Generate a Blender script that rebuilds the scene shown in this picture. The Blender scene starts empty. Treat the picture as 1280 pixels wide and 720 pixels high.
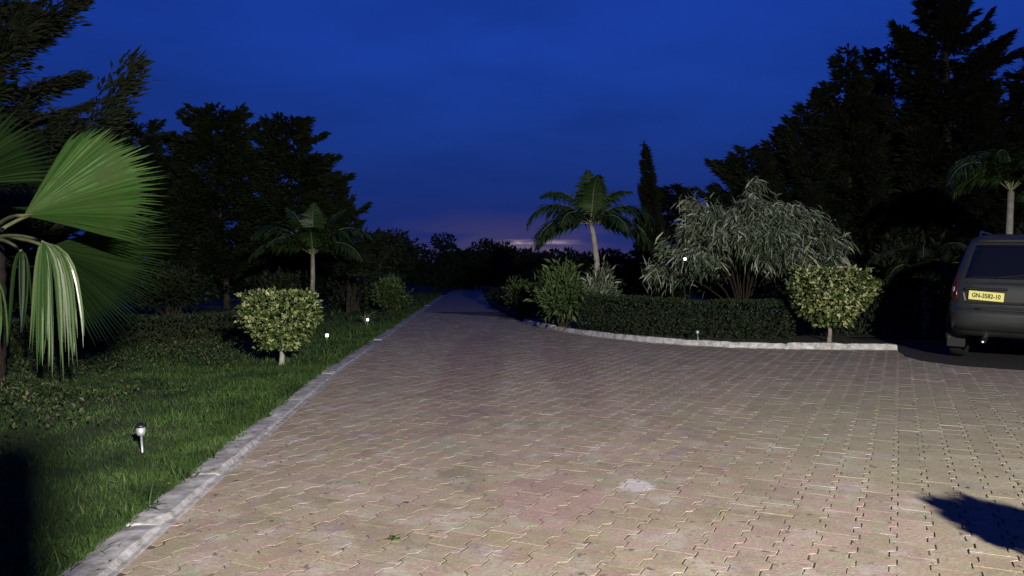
import bpy, math, random
import numpy as np
from mathutils import Vector, Matrix, Euler

R = math.radians
sc = bpy.context.scene
C = sc.collection

# ------------------------------------------------------------------ camera
cam_d = bpy.data.cameras.new('camera')
cam_d.lens = 28.0
cam_d.sensor_width = 36.0
cam_d.clip_end = 2000
cam = bpy.data.objects.new('camera', cam_d)
C.objects.link(cam)
cam.location = (0, 0, 1.32)
cam.rotation_euler = (R(90 - 1.15), 0, 0)
sc.camera = cam

# ------------------------------------------------------------------ dusk sky (sun just below the horizon)
SKY_STRENGTH = 0.1
world = bpy.data.worlds.new('World')
sc.world = world
world.use_nodes = True
nt = world.node_tree
bg = nt.nodes['Background']


def wn(kind, **kw):
    n = nt.nodes.new(kind)
    for k, v in kw.items():
        setattr(n, k, v)
    return n


def wmath(op, a, b=None, clamp=False):
    n = wn('ShaderNodeMath', operation=op, use_clamp=clamp)
    for i, x in enumerate((a, b)):
        if x is None:
            continue
        if isinstance(x, (int, float)):
            n.inputs[i].default_value = x
        else:
            nt.links.new(x, n.inputs[i])
    return n.outputs[0]


def wmix(fac, a, b, blend='MIX'):
    n = wn('ShaderNodeMix', data_type='RGBA', blend_type=blend)
    for i, x in ((0, fac), (6, a), (7, b)):
        if isinstance(x, (int, float)):
            n.inputs[i].default_value = x
        elif isinstance(x, tuple):
            n.inputs[i].default_value = (*x, 1)
        else:
            nt.links.new(x, n.inputs[i])
    return n.outputs[2]


def wrange(x, a, b, c=0.0, d=1.0):
    n = wn('ShaderNodeMapRange', interpolation_type='SMOOTHSTEP')
    nt.links.new(x, n.inputs[0])
    for i, v in enumerate((a, b, c, d)):
        n.inputs[1 + i].default_value = v
    return n.outputs[0]


sky = wn('ShaderNodeTexSky', sky_type='NISHITA', sun_disc=False)
sky.sun_elevation = R(-2.0)
sky.sun_rotation = R(3)
sky.ozone_density = 7.0
sky.air_density = 1.0
sky.dust_density = 0.6
tc = wn('ShaderNodeTexCoord')
sep = wn('ShaderNodeSeparateXYZ')
nt.links.new(tc.outputs['Generated'], sep.inputs[0])
dx, dy, dz = sep.outputs
# thin overcast: cloud pattern on a plane overhead, flattened towards the horizon
den = wmath('ADD', wmath('ABSOLUTE', dz), 0.09)
cmb = wn('ShaderNodeCombineXYZ')
nt.links.new(wmath('DIVIDE', dx, den), cmb.inputs[0])
nt.links.new(wmath('DIVIDE', dy, den), cmb.inputs[1])
cn = wn('ShaderNodeTexNoise')
cn.inputs['Scale'].default_value = 0.8
cn.inputs['Detail'].default_value = 6
cn.inputs['Roughness'].default_value = 0.55
nt.links.new(cmb.outputs[0], cn.inputs['Vector'])
cloud = wrange(cn.outputs['Fac'], 0.36, 0.70)
low = wrange(dz, 0.04, 0.37, 1.0, 0.0)          # the cloud bank lying over the horizon
base = wmix(1.0, sky.outputs[0], (0.55, 1.28, 1.24), 'MULTIPLY')
base = wmix(wmath('MULTIPLY', low, 0.94), base, (0.009, 0.019, 0.150))
base = wmix(wmath('MULTIPLY', cloud, 0.55), base, (0.006, 0.024, 0.165))
# dim mauve afterglow low in the west
az = wmath('ARCTAN2', dx, dy)
gz = wrange(wmath('ABSOLUTE', wmath('SUBTRACT', az, 0.02)), 0.01, 0.30, 1.0, 0.0)
ge = wrange(dz, 0.02, 0.095, 1.0, 0.0)
cn2 = wn('ShaderNodeTexNoise')
cn2.inputs['Scale'].default_value = 1.0
cn2.inputs['Detail'].default_value = 5
mp = wn('ShaderNodeMapping')
mp.inputs['Scale'].default_value = (9, 9, 42)
mp.inputs['Location'].default_value = (3.1, 0.4, 1.3)
nt.links.new(tc.outputs['Generated'], mp.inputs[0])
nt.links.new(mp.outputs[0], cn2.inputs['Vector'])
breakup = wrange(cn2.outputs['Fac'], 0.33, 0.62)
glow = wmath('MULTIPLY', wmath('MULTIPLY', gz, ge), wmath('ADD', wmath('MULTIPLY', breakup, 0.8), 0.2), True)
base = wmix(wmath('MULTIPLY', glow, 0.68), base, (0.072, 0.056, 0.125))
cn3 = wn('ShaderNodeTexNoise')
cn3.inputs['Scale'].default_value = 1.0
cn3.inputs['Detail'].default_value = 5
mp3 = wn('ShaderNodeMapping')
mp3.inputs['Scale'].default_value = (38, 38, 170)
nt.links.new(tc.outputs['Generated'], mp3.inputs[0])
nt.links.new(mp3.outputs[0], cn3.inputs['Vector'])
# bright slit between two cloud layers where the sun went down
slit = wmath('MULTIPLY', wrange(dz, 0.0335, 0.0365, 0, 1), wrange(dz, 0.0365, 0.042, 1, 0))
slit2 = wmath('MULTIPLY', wrange(dz, 0.020, 0.031, 0, 1), wrange(dz, 0.031, 0.036, 1, 0))
sa = wmath('MULTIPLY', wrange(az, -0.024, -0.012, 0, 1), wrange(az, 0.02, 0.105, 1, 0))
sa = wmath('MULTIPLY', sa, wmath('ADD', wmath('MULTIPLY', wrange(cn3.outputs['Fac'], 0.35, 0.6), .85), .15))
base = wmix(wmath('MULTIPLY', wmath('MULTIPLY', slit, sa), 0.85, True), base, (0.48, 0.36, 0.40))
base = wmix(wmath('MULTIPLY', wmath('MULTIPLY', slit2, sa), 0.55, True), base, (0.22, 0.15, 0.22))
nt.links.new(base, bg.inputs[0])
bg.inputs[1].default_value = SKY_STRENGTH

sc.view_settings.view_transform = 'Standard'
sc.view_settings.look = 'None'
sc.view_settings.gamma = 1.0
sc.view_settings.use_curve_mapping = False
sc.view_settings.exposure = 3.3

LAMP_POWER = 1520.0
LAMP_POS = (3.4, -5.8, 4.0)

# ------------------------------------------------------------------ helpers
GA = 2.399963


class MB:
    """collects vertices and faces, links them as one mesh object"""

    def __init__(self):
        self.v, self.f, self.n = [], {}, 0

    def add(self, verts, faces):
        verts = np.asarray(verts, dtype=np.float32).reshape(-1, 3)
        if isinstance(faces, np.ndarray):
            self.f.setdefault(faces.shape[1], []).append(faces + self.n)
        else:
            by = {}
            for q in faces:
                by.setdefault(len(q), []).append(q)
            for k, q in by.items():
                self.f.setdefault(k, []).append(np.array(q, dtype=np.int64) + self.n)
        self.v.append(verts)
        self.n += len(verts)
        return self

    def mesh(self, name, mat, smooth=False):
        me = bpy.data.meshes.new(name)
        v = np.concatenate(self.v)
        loops, starts, s = [], [], 0
        for k, arrs in self.f.items():
            a = np.concatenate(arrs)
            loops.append(a.ravel())
            starts.append(s + np.arange(len(a)) * k)
            s += a.size
        loops = np.concatenate(loops).astype(np.int32)
        starts = np.concatenate(starts).astype(np.int32)
        me.vertices.add(len(v))
        me.vertices.foreach_set('co', v.ravel())
        me.loops.add(len(loops))
        me.loops.foreach_set('vertex_index', loops)
        me.polygons.add(len(starts))
        me.polygons.foreach_set('loop_start', starts)
        me.polygons.foreach_set('use_smooth', np.full(len(starts), bool(smooth), dtype=bool))
        me.update(calc_edges=True)
        me.validate()
        me.materials.append(mat)
        return me

    def build(self, name, mat, parent=None, smooth=False, loc=None, rot=None):
        o = bpy.data.objects.new(name, self.mesh(name, mat, smooth))
        C.objects.link(o)
        if parent:
            o.parent = parent
        if loc is not None:
            o.location = loc
        if rot is not None:
            o.rotation_euler = rot
        return o

    # shapes
    def tube(self, pts, rad, sides=6, caps=True):
        pts = np.asarray(pts, dtype=float)
        n = len(pts)
        rad = np.broadcast_to(np.asarray(rad, dtype=float), (n,))
        tan = np.gradient(pts, axis=0)
        tan /= np.linalg.norm(tan, axis=1)[:, None] + 1e-9
        ref = np.array([0, 0, 1.0]) if abs(tan[:, 2]).mean() < 0.8 else np.array([1.0, 0, 0])
        a = np.cross(tan, ref)
        a /= np.linalg.norm(a, axis=1)[:, None] + 1e-9
        b = np.cross(tan, a)
        t = np.arange(sides) * 2 * math.pi / sides
        ring = (a[:, None, :] * np.cos(t)[None, :, None] + b[:, None, :] * np.sin(t)[None, :, None]) * rad[:, None, None]
        v = (pts[:, None, :] + ring).reshape(-1, 3)
        f = []
        for i in range(n - 1):
            for j in range(sides):
                k = (j + 1) % sides
                f.append((i * sides + j, i * sides + k, (i + 1) * sides + k, (i + 1) * sides + j))
        if caps:
            f.append(tuple(range(sides)))
            f.append(tuple(range((n - 1) * sides, n * sides))[::-1])
        return self.add(v, f)

    def lathe(self, prof, sides=16, c=(0, 0, 0)):
        t = np.arange(sides) * 2 * math.pi / sides
        v = np.array([[r * math.cos(x) + c[0], r * math.sin(x) + c[1], z + c[2]] for r, z in prof for x in t])
        n = len(prof)
        f = [(i * sides + j, i * sides + (j + 1) % sides, (i + 1) * sides + (j + 1) % sides, (i + 1) * sides + j)
             for i in range(n - 1) for j in range(sides)]
        f.append(tuple(range(sides))[::-1])
        f.append(tuple(range((n - 1) * sides, n * sides)))
        return self.add(v, f)

    def box(self, c, s, bev=0.0, rot=None):
        x, y, z = [q / 2 for q in s]
        b = min(bev, x * .9, y * .9, z * .9)
        if b <= 0:
            v = np.array([(i * x, j * y, k * z) for k in (-1, 1) for j in (-1, 1) for i in (-1, 1)], dtype=float)
            f = [(0, 2, 3, 1), (4, 5, 7, 6), (0, 1, 5, 4), (2, 6, 7, 3), (0, 4, 6, 2), (1, 3, 7, 5)]
        else:
            v, f = [], []
            ring = [(-x + b, -y), (x - b, -y), (x, -y + b), (x, y - b), (x - b, y), (-x + b, y), (-x, y - b), (-x, -y + b)]
            sh = lambda q: (q[0] * (x - b) / x, q[1] * (y - b) / y)
            for zz, fn in ((-z, sh), (-z + b, lambda q: q), (z - b, lambda q: q), (z, sh)):
                v += [(*fn(q), zz) for q in ring]
            for i in range(3):
                for j in range(8):
                    f.append((i * 8 + j, i * 8 + (j + 1) % 8, (i + 1) * 8 + (j + 1) % 8, (i + 1) * 8 + j))
            f += [tuple(range(8))[::-1], tuple(range(24, 32))]
            v = np.array(v)
        if rot is not None:
            v = v @ np.array(Euler(rot).to_matrix()).T
        return self.add(v + np.array(c), f)

    def leaves(self, P, D, N, ln, wd, fold=0.25, pos=0.45):
        """flat rhombic leaves folded along the midrib; one quad pair each"""
        P, D, N = (np.asarray(q, dtype=float) for q in (P, D, N))
        D = D / (np.linalg.norm(D, axis=1)[:, None] + 1e-9)
        S = np.cross(D, N)
        S /= np.linalg.norm(S, axis=1)[:, None] + 1e-9
        U = np.cross(S, D)
        ln = np.broadcast_to(ln, (len(P),))[:, None]
        wd = np.broadcast_to(wd, (len(P),))[:, None]
        mid = P + D * ln * pos + U * wd * fold
        v = np.stack([P, mid + S * wd / 2, P + D * ln, mid - S * wd / 2], axis=1).reshape(-1, 3)
        f = np.arange(len(P) * 4).reshape(-1, 4)
        return self.add(v, f)

    def blades(self, P, D, ln, wd, droop, side=None):
        """two-segment strap leaves that bend down towards the tip"""
        P, D = np.asarray(P, dtype=float), np.asarray(D, dtype=float)
        D = D / (np.linalg.norm(D, axis=1)[:, None] + 1e-9)
        if side is None:
            side = np.cross(D, np.array([0, 0, 1.0]))
        S = side / (np.linalg.norm(side, axis=1)[:, None] + 1e-9)
        ln = np.broadcast_to(ln, (len(P),))[:, None]
        wd = np.broadcast_to(wd, (len(P),))[:, None]
        droop = np.broadcast_to(droop, (len(P),))[:, None]
        dn = np.array([0, 0, -1.0])
        m = P + D * ln * .5 + dn * ln * droop * .25
        D2 = D + dn * droop
        D2 = D2 / (np.linalg.norm(D2, axis=1)[:, None] + 1e-9)
        t = m + D2 * ln * .5
        v = np.stack([P - S * wd * .25, P + S * wd * .25, m + S * wd * .5, m - S * wd * .5, t], axis=1).reshape(-1, 3)
        n = len(P)
        b = np.arange(n)[:, None] * 5
        self.f.setdefault(4, []).append(b + np.array([[0, 1, 2, 3]]) + self.n)
        self.f.setdefault(3, []).append(b + np.array([[3, 2, 4]]) + self.n)
        self.v.append(v.astype(np.float32))
        self.n += n * 5
        return self


def tag(o, label=None, cat=None, group=None, kind=None):
    for k, v in (('label', label), ('category', cat), ('group', group), ('kind', kind)):
        if v:
            o[k] = v
    return o


def thing(name, label, cat, loc=(0, 0, 0), rz=0.0, group=None):
    o = bpy.data.objects.new(name, None)
    o.empty_display_size = 0.2
    C.objects.link(o)
    o.location = loc
    o.rotation_euler = (0, 0, rz)
    return tag(o, label, cat, group)


def unit(rng, n):
    d = rng.normal(size=(n, 3))
    return d / np.linalg.norm(d, axis=1)[:, None]


# ------------------------------------------------------------------ materials
MATS = {}


def mat(name, col, rough=0.6, metal=0.0, spec=0.4, emit=None, es=0.0, coat=0.0, var=None, nscale=8.0, bump=0.0, bscale=60.0, island=None, trans=0.0):
    """var: second colour mixed in by noise; island: list of colours picked per mesh island"""
    m = bpy.data.materials.new(name)
    m.use_nodes = True
    t = m.node_tree
    p = t.nodes['Principled BSDF']
    p.inputs['Base Color'].default_value = (*col, 1)
    p.inputs['Roughness'].default_value = rough
    p.inputs['Metallic'].default_value = metal
    p.inputs['Specular IOR Level'].default_value = spec
    p.inputs['Coat Weight'].default_value = coat
    p.inputs['Coat Roughness'].default_value = 0.06
    if emit:
        p.inputs['Emission Color'].default_value = (*emit, 1)
        p.inputs['Emission Strength'].default_value = es
    src = None
    if island:
        g = t.nodes.new('ShaderNodeNewGeometry')
        r = t.nodes.new('ShaderNodeValToRGB')
        els = r.color_ramp.elements
        while len(els) < len(island):
            els.new(0.5)
        for i, cc in enumerate(island):
            els[i].position = i / (len(island) - 1)
            els[i].color = (*cc, 1)
        t.links.new(g.outputs['Random Per Island'], r.inputs[0])
        src = r.outputs[0]
    if var:
        geo = t.nodes.new('ShaderNodeNewGeometry')
        nz = t.nodes.new('ShaderNodeTexNoise')
        nz.inputs['Scale'].default_value = nscale
        nz.inputs['Detail'].default_value = 6
        nz.inputs['Roughness'].default_value = 0.65
        t.links.new(geo.outputs['Position'], nz.inputs['Vector'])
        mr = t.nodes.new('ShaderNodeMapRange')
        mr.inputs[1].default_value = 0.35
        mr.inputs[2].default_value = 0.65
        t.links.new(nz.outputs['Fac'], mr.inputs[0])
        mx = t.nodes.new('ShaderNodeMix')
        mx.data_type = 'RGBA'
        t.links.new(mr.outputs[0], mx.inputs[0])
        if src:
            t.links.new(src, mx.inputs[6])
            mx.inputs[7].default_value = (*var, 1)
        else:
            mx.inputs[6].default_value = (*col, 1)
            mx.inputs[7].default_value = (*var, 1)
        src = mx.outputs[2]
    if src:
        t.links.new(src, p.inputs['Base Color'])
    if bump:
        geo = t.nodes.new('ShaderNodeNewGeometry')
        nz = t.nodes.new('ShaderNodeTexNoise')
        nz.inputs['Scale'].default_value = bscale
        nz.inputs['Detail'].default_value = 5
        t.links.new(geo.outputs['Position'], nz.inputs['Vector'])
        b = t.nodes.new('ShaderNodeBump')
        b.inputs['Strength'].default_value = bump
        b.inputs['Distance'].default_value = 0.01
        t.links.new(nz.outputs['Fac'], b.inputs['Height'])
        t.links.new(b.outputs[0], p.inputs['Normal'])
    if trans:
        out = t.nodes['Material Output']
        tr = t.nodes.new('ShaderNodeBsdfTranslucent')
        ms = t.nodes.new('ShaderNodeMixShader')
        ms.inputs[0].default_value = trans
        if src:
            t.links.new(src, tr.inputs['Color'])
        else:
            tr.inputs['Color'].default_value = (*col, 1)
        t.links.new(p.outputs[0], ms.inputs[1])
        t.links.new(tr.outputs[0], ms.inputs[2])
        t.links.new(ms.outputs[0], out.inputs['Surface'])
    MATS[name] = m
    return m


M_earth = mat('earth', (0.032, 0.026, 0.014), 0.95, var=(0.018, 0.02, 0.010), nscale=1.5, bump=0.6, bscale=25)
M_lawn = mat('lawn_soil', (0.020, 0.036, 0.010), 0.95, var=(0.036, 0.036, 0.016), nscale=2.2, bump=0.6, bscale=40)
M_bed = mat('bed_soil', (0.055, 0.045, 0.028), 0.95, var=(0.03, 0.035, 0.018), nscale=3, bump=0.6, bscale=40)
M_carshade = mat('shadow_tone', (0.022, 0.022, 0.024), 0.85, var=(0.034, 0.032, 0.03), nscale=6, bump=0.4, bscale=140)  # near-black tone standing in for the shadow around the car
M_sand = mat('joint_sand', (0.13, 0.11, 0.09), 0.95, var=(0.05, 0.048, 0.032), nscale=5, bump=0.5, bscale=90)
M_kerb = mat('kerb_concrete', (0.47, 0.45, 0.46), 0.85, var=(0.20, 0.19, 0.175), nscale=12, bump=0.5, bscale=80)
M_kerbw = mat('kerb_whitewash', (0.74, 0.73, 0.70), 0.8, var=(0.30, 0.28, 0.25), nscale=9, bump=0.7, bscale=45)
M_bark = mat('bark', (0.075, 0.06, 0.045), 0.9, var=(0.035, 0.028, 0.022), nscale=9, bump=0.9, bscale=30)
M_fibre = mat('palm_fibre', (0.030, 0.022, 0.015), 0.95, var=(0.014, 0.010, 0.008), nscale=14, bump=1.0, bscale=30)
M_palebark = mat('pale_bark', (0.36, 0.34, 0.29), 0.85, var=(0.20, 0.19, 0.15), nscale=9, bump=0.6, bscale=30)
M_conifer = mat('conifer_needles', (0.02, 0.03, 0.015), 0.75, spec=0.15, island=[(0.010, 0.016, 0.008), (0.018, 0.026, 0.012), (0.026, 0.028, 0.016)])
M_dark = mat('dark_leaves', (0.02, 0.035, 0.015), 0.6, spec=0.2, island=[(0.010, 0.018, 0.008), (0.018, 0.030, 0.011), (0.026, 0.034, 0.015)])
M_hedge = mat('hedge_leaves', (0.03, 0.05, 0.02), 0.55, spec=0.25, island=[(0.010, 0.020, 0.008), (0.016, 0.030, 0.011), (0.028, 0.040, 0.016), (0.014, 0.024, 0.010)])
M_topi = mat('variegated_leaves', (0.2, 0.25, 0.06), 0.45, spec=0.35, trans=0.2,
             island=[(0.035, 0.065, 0.012), (0.055, 0.095, 0.018), (0.12, 0.17, 0.04), (0.32, 0.34, 0.13), (0.62, 0.62, 0.36)])
M_topi2 = mat('green_gold_leaves', (0.14, 0.2, 0.05), 0.45, spec=0.35, trans=0.2,
              island=[(0.028, 0.055, 0.010), (0.045, 0.08, 0.016), (0.08, 0.12, 0.03), (0.20, 0.24, 0.08), (0.40, 0.43, 0.20)])
M_bush = mat('bush_leaves', (0.08, 0.13, 0.04), 0.5, spec=0.3, trans=0.15, island=[(0.035, 0.065, 0.02), (0.07, 0.12, 0.035), (0.13, 0.17, 0.06)])
M_weep = mat('weeping_leaves', (0.2, 0.24, 0.15), 0.55, spec=0.3, trans=0.15,
             island=[(0.04, 0.07, 0.032), (0.075, 0.11, 0.055), (0.16, 0.19, 0.125), (0.42, 0.44, 0.34)])
M_frond = mat('palm_leaflets', (0.05, 0.1, 0.025), 0.45, spec=0.3, trans=0.15, island=[(0.014, 0.032, 0.008), (0.022, 0.046, 0.011), (0.034, 0.060, 0.016)])
M_fan = mat('fan_palm_blade', (0.034, 0.085, 0.018), 0.45, spec=0.4, island=[(0.016, 0.052, 0.008), (0.030, 0.085, 0.014), (0.052, 0.125, 0.024), (0.12, 0.20, 0.07)], trans=0.12, var=(0.045, 0.080, 0.020), nscale=4)  # leaf greens vary per flank, with sheen streaks and pleat shading painted in
M_fandark = mat('fan_palm_shaded_blade', (0.018, 0.042, 0.010), 0.55, spec=0.25, island=[(0.008, 0.022, 0.005), (0.015, 0.036, 0.008), (0.026, 0.052, 0.013)], trans=0.08)  # darker copy of the blade green; shade on the dimmer leaves painted in
M_fandry = mat('fan_palm_drooping_blade', (0.06, 0.11, 0.032), 0.32, spec=0.55, island=[(0.028, 0.065, 0.015), (0.05, 0.10, 0.028), (0.10, 0.15, 0.055), (0.24, 0.29, 0.18)], trans=0.1)
M_petiole = mat('petiole', (0.20, 0.24, 0.10), 0.5, var=(0.14, 0.13, 0.06), nscale=6)
M_grass = mat('grass_blades', (0.08, 0.15, 0.03), 0.6, spec=0.2, trans=0.15, island=[(0.026, 0.062, 0.012), (0.045, 0.105, 0.020), (0.070, 0.14, 0.028), (0.13, 0.155, 0.055)], var=(0.016, 0.034, 0.008), nscale=1.6)
M_cover = mat('cover_leaves', (0.06, 0.09, 0.03), 0.6, spec=0.2, trans=0.1, island=[(0.012, 0.026, 0.008), (0.018, 0.038, 0.010), (0.028, 0.048, 0.014), (0.045, 0.058, 0.022), (0.12, 0.11, 0.055)])
M_litter = mat('dry_leaves', (0.12, 0.08, 0.04), 0.8, island=[(0.035, 0.028, 0.018), (0.10, 0.07, 0.035), (0.20, 0.15, 0.08), (0.07, 0.085, 0.03)])
M_strap = mat('strap_leaves', (0.24, 0.26, 0.14), 0.5, island=[(0.08, 0.13, 0.04), (0.30, 0.30, 0.18)])
M_black = mat('black_plastic', (0.012, 0.012, 0.013), 0.4, spec=0.5)
M_steel = mat('brushed_steel', (0.62, 0.64, 0.66), 0.28, metal=1.0)
M_satin = mat('satin_steel', (0.60, 0.63, 0.68), 0.45, metal=0.6, spec=0.5)
M_lens = mat('clear_lens', (0.55, 0.57, 0.6), 0.12, spec=0.6)
M_lit = mat('lit_lens', (0.9, 0.9, 0.85), 0.4, emit=(1.0, 0.97, 0.9), es=0.35)
M_flood = mat('flood_lens', (0.9, 0.9, 0.9), 0.4, emit=(1.0, 0.95, 0.86), es=40)
M_greym = mat('galvanised', (0.32, 0.33, 0.34), 0.5, metal=0.8)
M_shadowpost = mat('shadow_post_plaster', (0.62, 0.58, 0.5), 0.85, var=(0.5, 0.46, 0.4), nscale=3, bump=0.2)
M_terra = mat('terracotta', (0.36, 0.10, 0.055), 0.8, var=(0.26, 0.075, 0.04), nscale=6)
M_paint = mat('car_paint', (0.030, 0.036, 0.036), 0.42, metal=0.3, spec=0.5, coat=0.35, var=(0.042, 0.044, 0.040), nscale=5)
M_glass = mat('tinted_glass', (0.006, 0.007, 0.012), 0.08, spec=0.6)
M_trim = mat('black_trim', (0.014, 0.014, 0.014), 0.55, spec=0.4)
M_tyre = mat('tyre_rubber', (0.015, 0.015, 0.015), 0.85)
M_red = mat('red_lamp_lens', (0.07, 0.004, 0.005), 0.15, spec=0.6)
M_clearlens = mat('white_lamp_lens', (0.55, 0.55, 0.53), 0.15, spec=0.6)
M_yellow = mat('plate_yellow', (0.86, 0.82, 0.26), 0.45, spec=0.3)
M_plateink = mat('plate_ink', (0.01, 0.01, 0.01), 0.6)


def paver_material():
    m = bpy.data.materials.new('concrete_pavers')
    m.use_nodes = True
    t = m.node_tree
    L = t.links.new
    p = t.nodes['Principled BSDF']
    geo = t.nodes.new('ShaderNodeNewGeometry')
    oi = t.nodes.new('ShaderNodeObjectInfo')

    def mth(op, a, b=0.0, clamp=False):
        n = t.nodes.new('ShaderNodeMath')
        n.operation = op
        n.use_clamp = clamp
        for i, x in enumerate((a, b)):
            if isinstance(x, (int, float)):
                n.inputs[i].default_value = x
            else:
                L(x, n.inputs[i])
        return n.outputs[0]

    def noise(scale, detail=5, rough=0.6, off=(0, 0, 0)):
        mp = t.nodes.new('ShaderNodeMapping')
        mp.inputs['Location'].default_value = off
        L(geo.outputs['Position'], mp.inputs[0])
        n = t.nodes.new('ShaderNodeTexNoise')
        n.inputs['Scale'].default_value = scale
        n.inputs['Detail'].default_value = detail
        n.inputs['Roughness'].default_value = rough
        L(mp.outputs[0], n.inputs['Vector'])
        return n.outputs['Fac']

    def mix(f, a, b, blend='MIX'):
        n = t.nodes.new('ShaderNodeMix')
        n.data_type = 'RGBA'
        n.blend_type = blend
        for i, x in ((0, f), (6, a), (7, b)):
            if isinstance(x, (int, float)):
                n.inputs[i].default_value = x
            elif isinstance(x, tuple):
                n.inputs[i].default_value = (*x, 1)
            else:
                L(x, n.inputs[i])
        return n.outputs[2]

    def rng(x, a, b, c=0.0, d=1.0):
        n = t.nodes.new('ShaderNodeMapRange')
        n.interpolation_type = 'SMOOTHSTEP'
        L(x, n.inputs[0])
        for i, v in enumerate((a, b, c, d)):
            n.inputs[1 + i].default_value = v
        return n.outputs[0]

    rnd = mth('FRACT', mth('ADD', geo.outputs['Random Per Island'], oi.outputs['Random']))
    big = mth('ADD', noise(1.15, 7, 0.72), mth('MULTIPLY', mth('SUBTRACT', rnd, 0.5), 0.045))
    ramp = t.nodes.new('ShaderNodeValToRGB')
    els = ramp.color_ramp.elements
    cols = [(0.32, (0.27, 0.225, 0.235)), (0.42, (0.345, 0.25, 0.185)), (0.48, (0.345, 0.30, 0.20)),
            (0.535, (0.375, 0.265, 0.23)), (0.60, (0.325, 0.305, 0.195)), (0.70, (0.30, 0.28, 0.29))]
    while len(els) < len(cols):
        els.new(0.5)
    for e, (pp, cc) in zip(els, cols):
        e.position = pp
        e.color = (*cc, 1)
    L(big, ramp.inputs[0])
    col = ramp.outputs[0]
    # moss / dirt film and worn pale tops
    col = mix(mth('MULTIPLY', rng(noise(1.7, 5, 0.6, (7, 3, 0)), 0.52, 0.68), 0.5), col, (0.22, 0.215, 0.125))
    col = mix(mth('MULTIPLY', rng(noise(3.6, 6, 0.65, (1, 9, 0)), 0.49, 0.66), 0.6), col, (0.46, 0.42, 0.375))
    col = mix(mth('MULTIPLY', rng(noise(4.6, 6, 0.65, (5, 2, 0)), 0.54, 0.70), 0.40), col, (0.18, 0.145, 0.125))
    grain = rng(noise(70, 4, 0.7), 0.3, 0.7, 0.78, 1.18)
    val = mth('MULTIPLY', grain, rng(rnd, 0.0, 1.0, 0.92, 1.06))
    sepv = t.nodes.new('ShaderNodeSeparateXYZ')
    L(geo.outputs['Position'], sepv.inputs[0])

    def stain(cx, cy, rx, ry, colour, amt, sc):
        ax = mth('DIVIDE', mth('SUBTRACT', sepv.outputs[0], cx), rx)
        ay = mth('DIVIDE', mth('SUBTRACT', sepv.outputs[1], cy), ry)
        d = mth('ADD', mth('MULTIPLY', ax, ax), mth('MULTIPLY', ay, ay))
        d = mth('ADD', d, mth('MULTIPLY', mth('SUBTRACT', noise(sc, 4), 0.5), 2.2))
        return mix(mth('MULTIPLY', rng(d, 0.5, 1.15, 1, 0), amt), col, colour)

    col = stain(0.76, 4.80, 0.11, 0.15, (0.60, 0.56, 0.575), 0.75, 14)       # cement spill
    col = stain(4.2, 6.2, 2.6, 3.4, (0.30, 0.29, 0.185), 0.5, 1.1)          # algae towards the shady side
    col = stain(0.22, 4.55, 0.34, 0.52, (0.36, 0.235, 0.215), 0.6, 4)      # newer red pavers
    col = stain(-0.55, 12.0, 0.5, 5.5, (0.25, 0.165, 0.15), 0.5, 1.2)      # wheel track
    col = stain(0.75, 11.0, 0.35, 4.5, (0.25, 0.165, 0.15), 0.4, 1.2)
    col = mix(mth('MULTIPLY', rng(noise(17, 3, 0.5, (3, 3, 0)), 0.64, 0.72), 0.7), col, (0.07, 0.06, 0.045))   # specks of dirt
    col = mix(mth('MULTIPLY', rng(noise(23, 3, 0.5, (8, 1, 0)), 0.66, 0.74), 0.5), col, (0.50, 0.47, 0.43))
    vv = t.nodes.new('ShaderNodeCombineColor')
    for i in range(3):
        L(val, vv.inputs[i])
    col = mix(1.0, col, vv.outputs[0], 'MULTIPLY')
    L(col, p.inputs['Base Color'])
    p.inputs['Roughness'].default_value = 0.82
    p.inputs['Specular IOR Level'].default_value = 0.35
    b = t.nodes.new('ShaderNodeBump')
    b.inputs['Strength'].default_value = 0.7
    b.inputs['Distance'].default_value = 0.006
    L(noise(55, 6, 0.7), b.inputs['Height'])
    L(b.outputs[0], p.inputs['Normal'])
    return m


M_paver = paver_material()

# ------------------------------------------------------------------ plan curves
LK = np.array([(-3, -1.62), (0, -1.75), (3.4, -1.95), (6.3, -2.18), (10.3, -2.48), (15.2, -2.68), (26, -3.15), (46, -4.05), (60, -4.7)])


def xk(y):
    """grass-side edge of the left kerb"""
    return np.interp(y, LK[:, 0], LK[:, 1])


RK = [(-2.2, 60), (-1.35, 40), (-0.75, 30), (0.05, 22.5), (0.5, 19.6), (0.89, 17.9), (1.6, 16.1), (2.36, 14.85), (3.18, 13.95), (4.15, 13.45), (5.35, 13.3), (6.38, 13.25)]
SHADOW_EDGE = [(6.20, 12.7), (5.98, 12.0), (5.92, 11.45), (6.12, 10.95), (6.6, 10.5), (7.4, 10.0), (8.8, 9.3), (14, 7.6)]  # outline of the car's shadow on the ground


def catmull(pts, n):
    pts = np.asarray(pts, dtype=float)
    d = np.r_[0, np.cumsum(np.linalg.norm(np.diff(pts, axis=0), axis=1))]
    s = np.linspace(0, d[-1], n)
    # smooth by repeated averaging of a dense linear resample
    q = np.stack([np.interp(s, d, pts[:, k]) for k in range(pts.shape[1])], axis=1)
    for _ in range(6):
        q[1:-1] = (q[:-2] + 2 * q[1:-1] + q[2:]) / 4
    return q


SHADOW_EDGE_S = catmull([(6.42, 13.2)] + SHADOW_EDGE, 60)
SHADOW_EDGE_S = SHADOW_EDGE_S + np.c_[.02 * np.sin(np.arange(60) * 1.9), .02 * np.sin(np.arange(60) * 1.3)]


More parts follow.
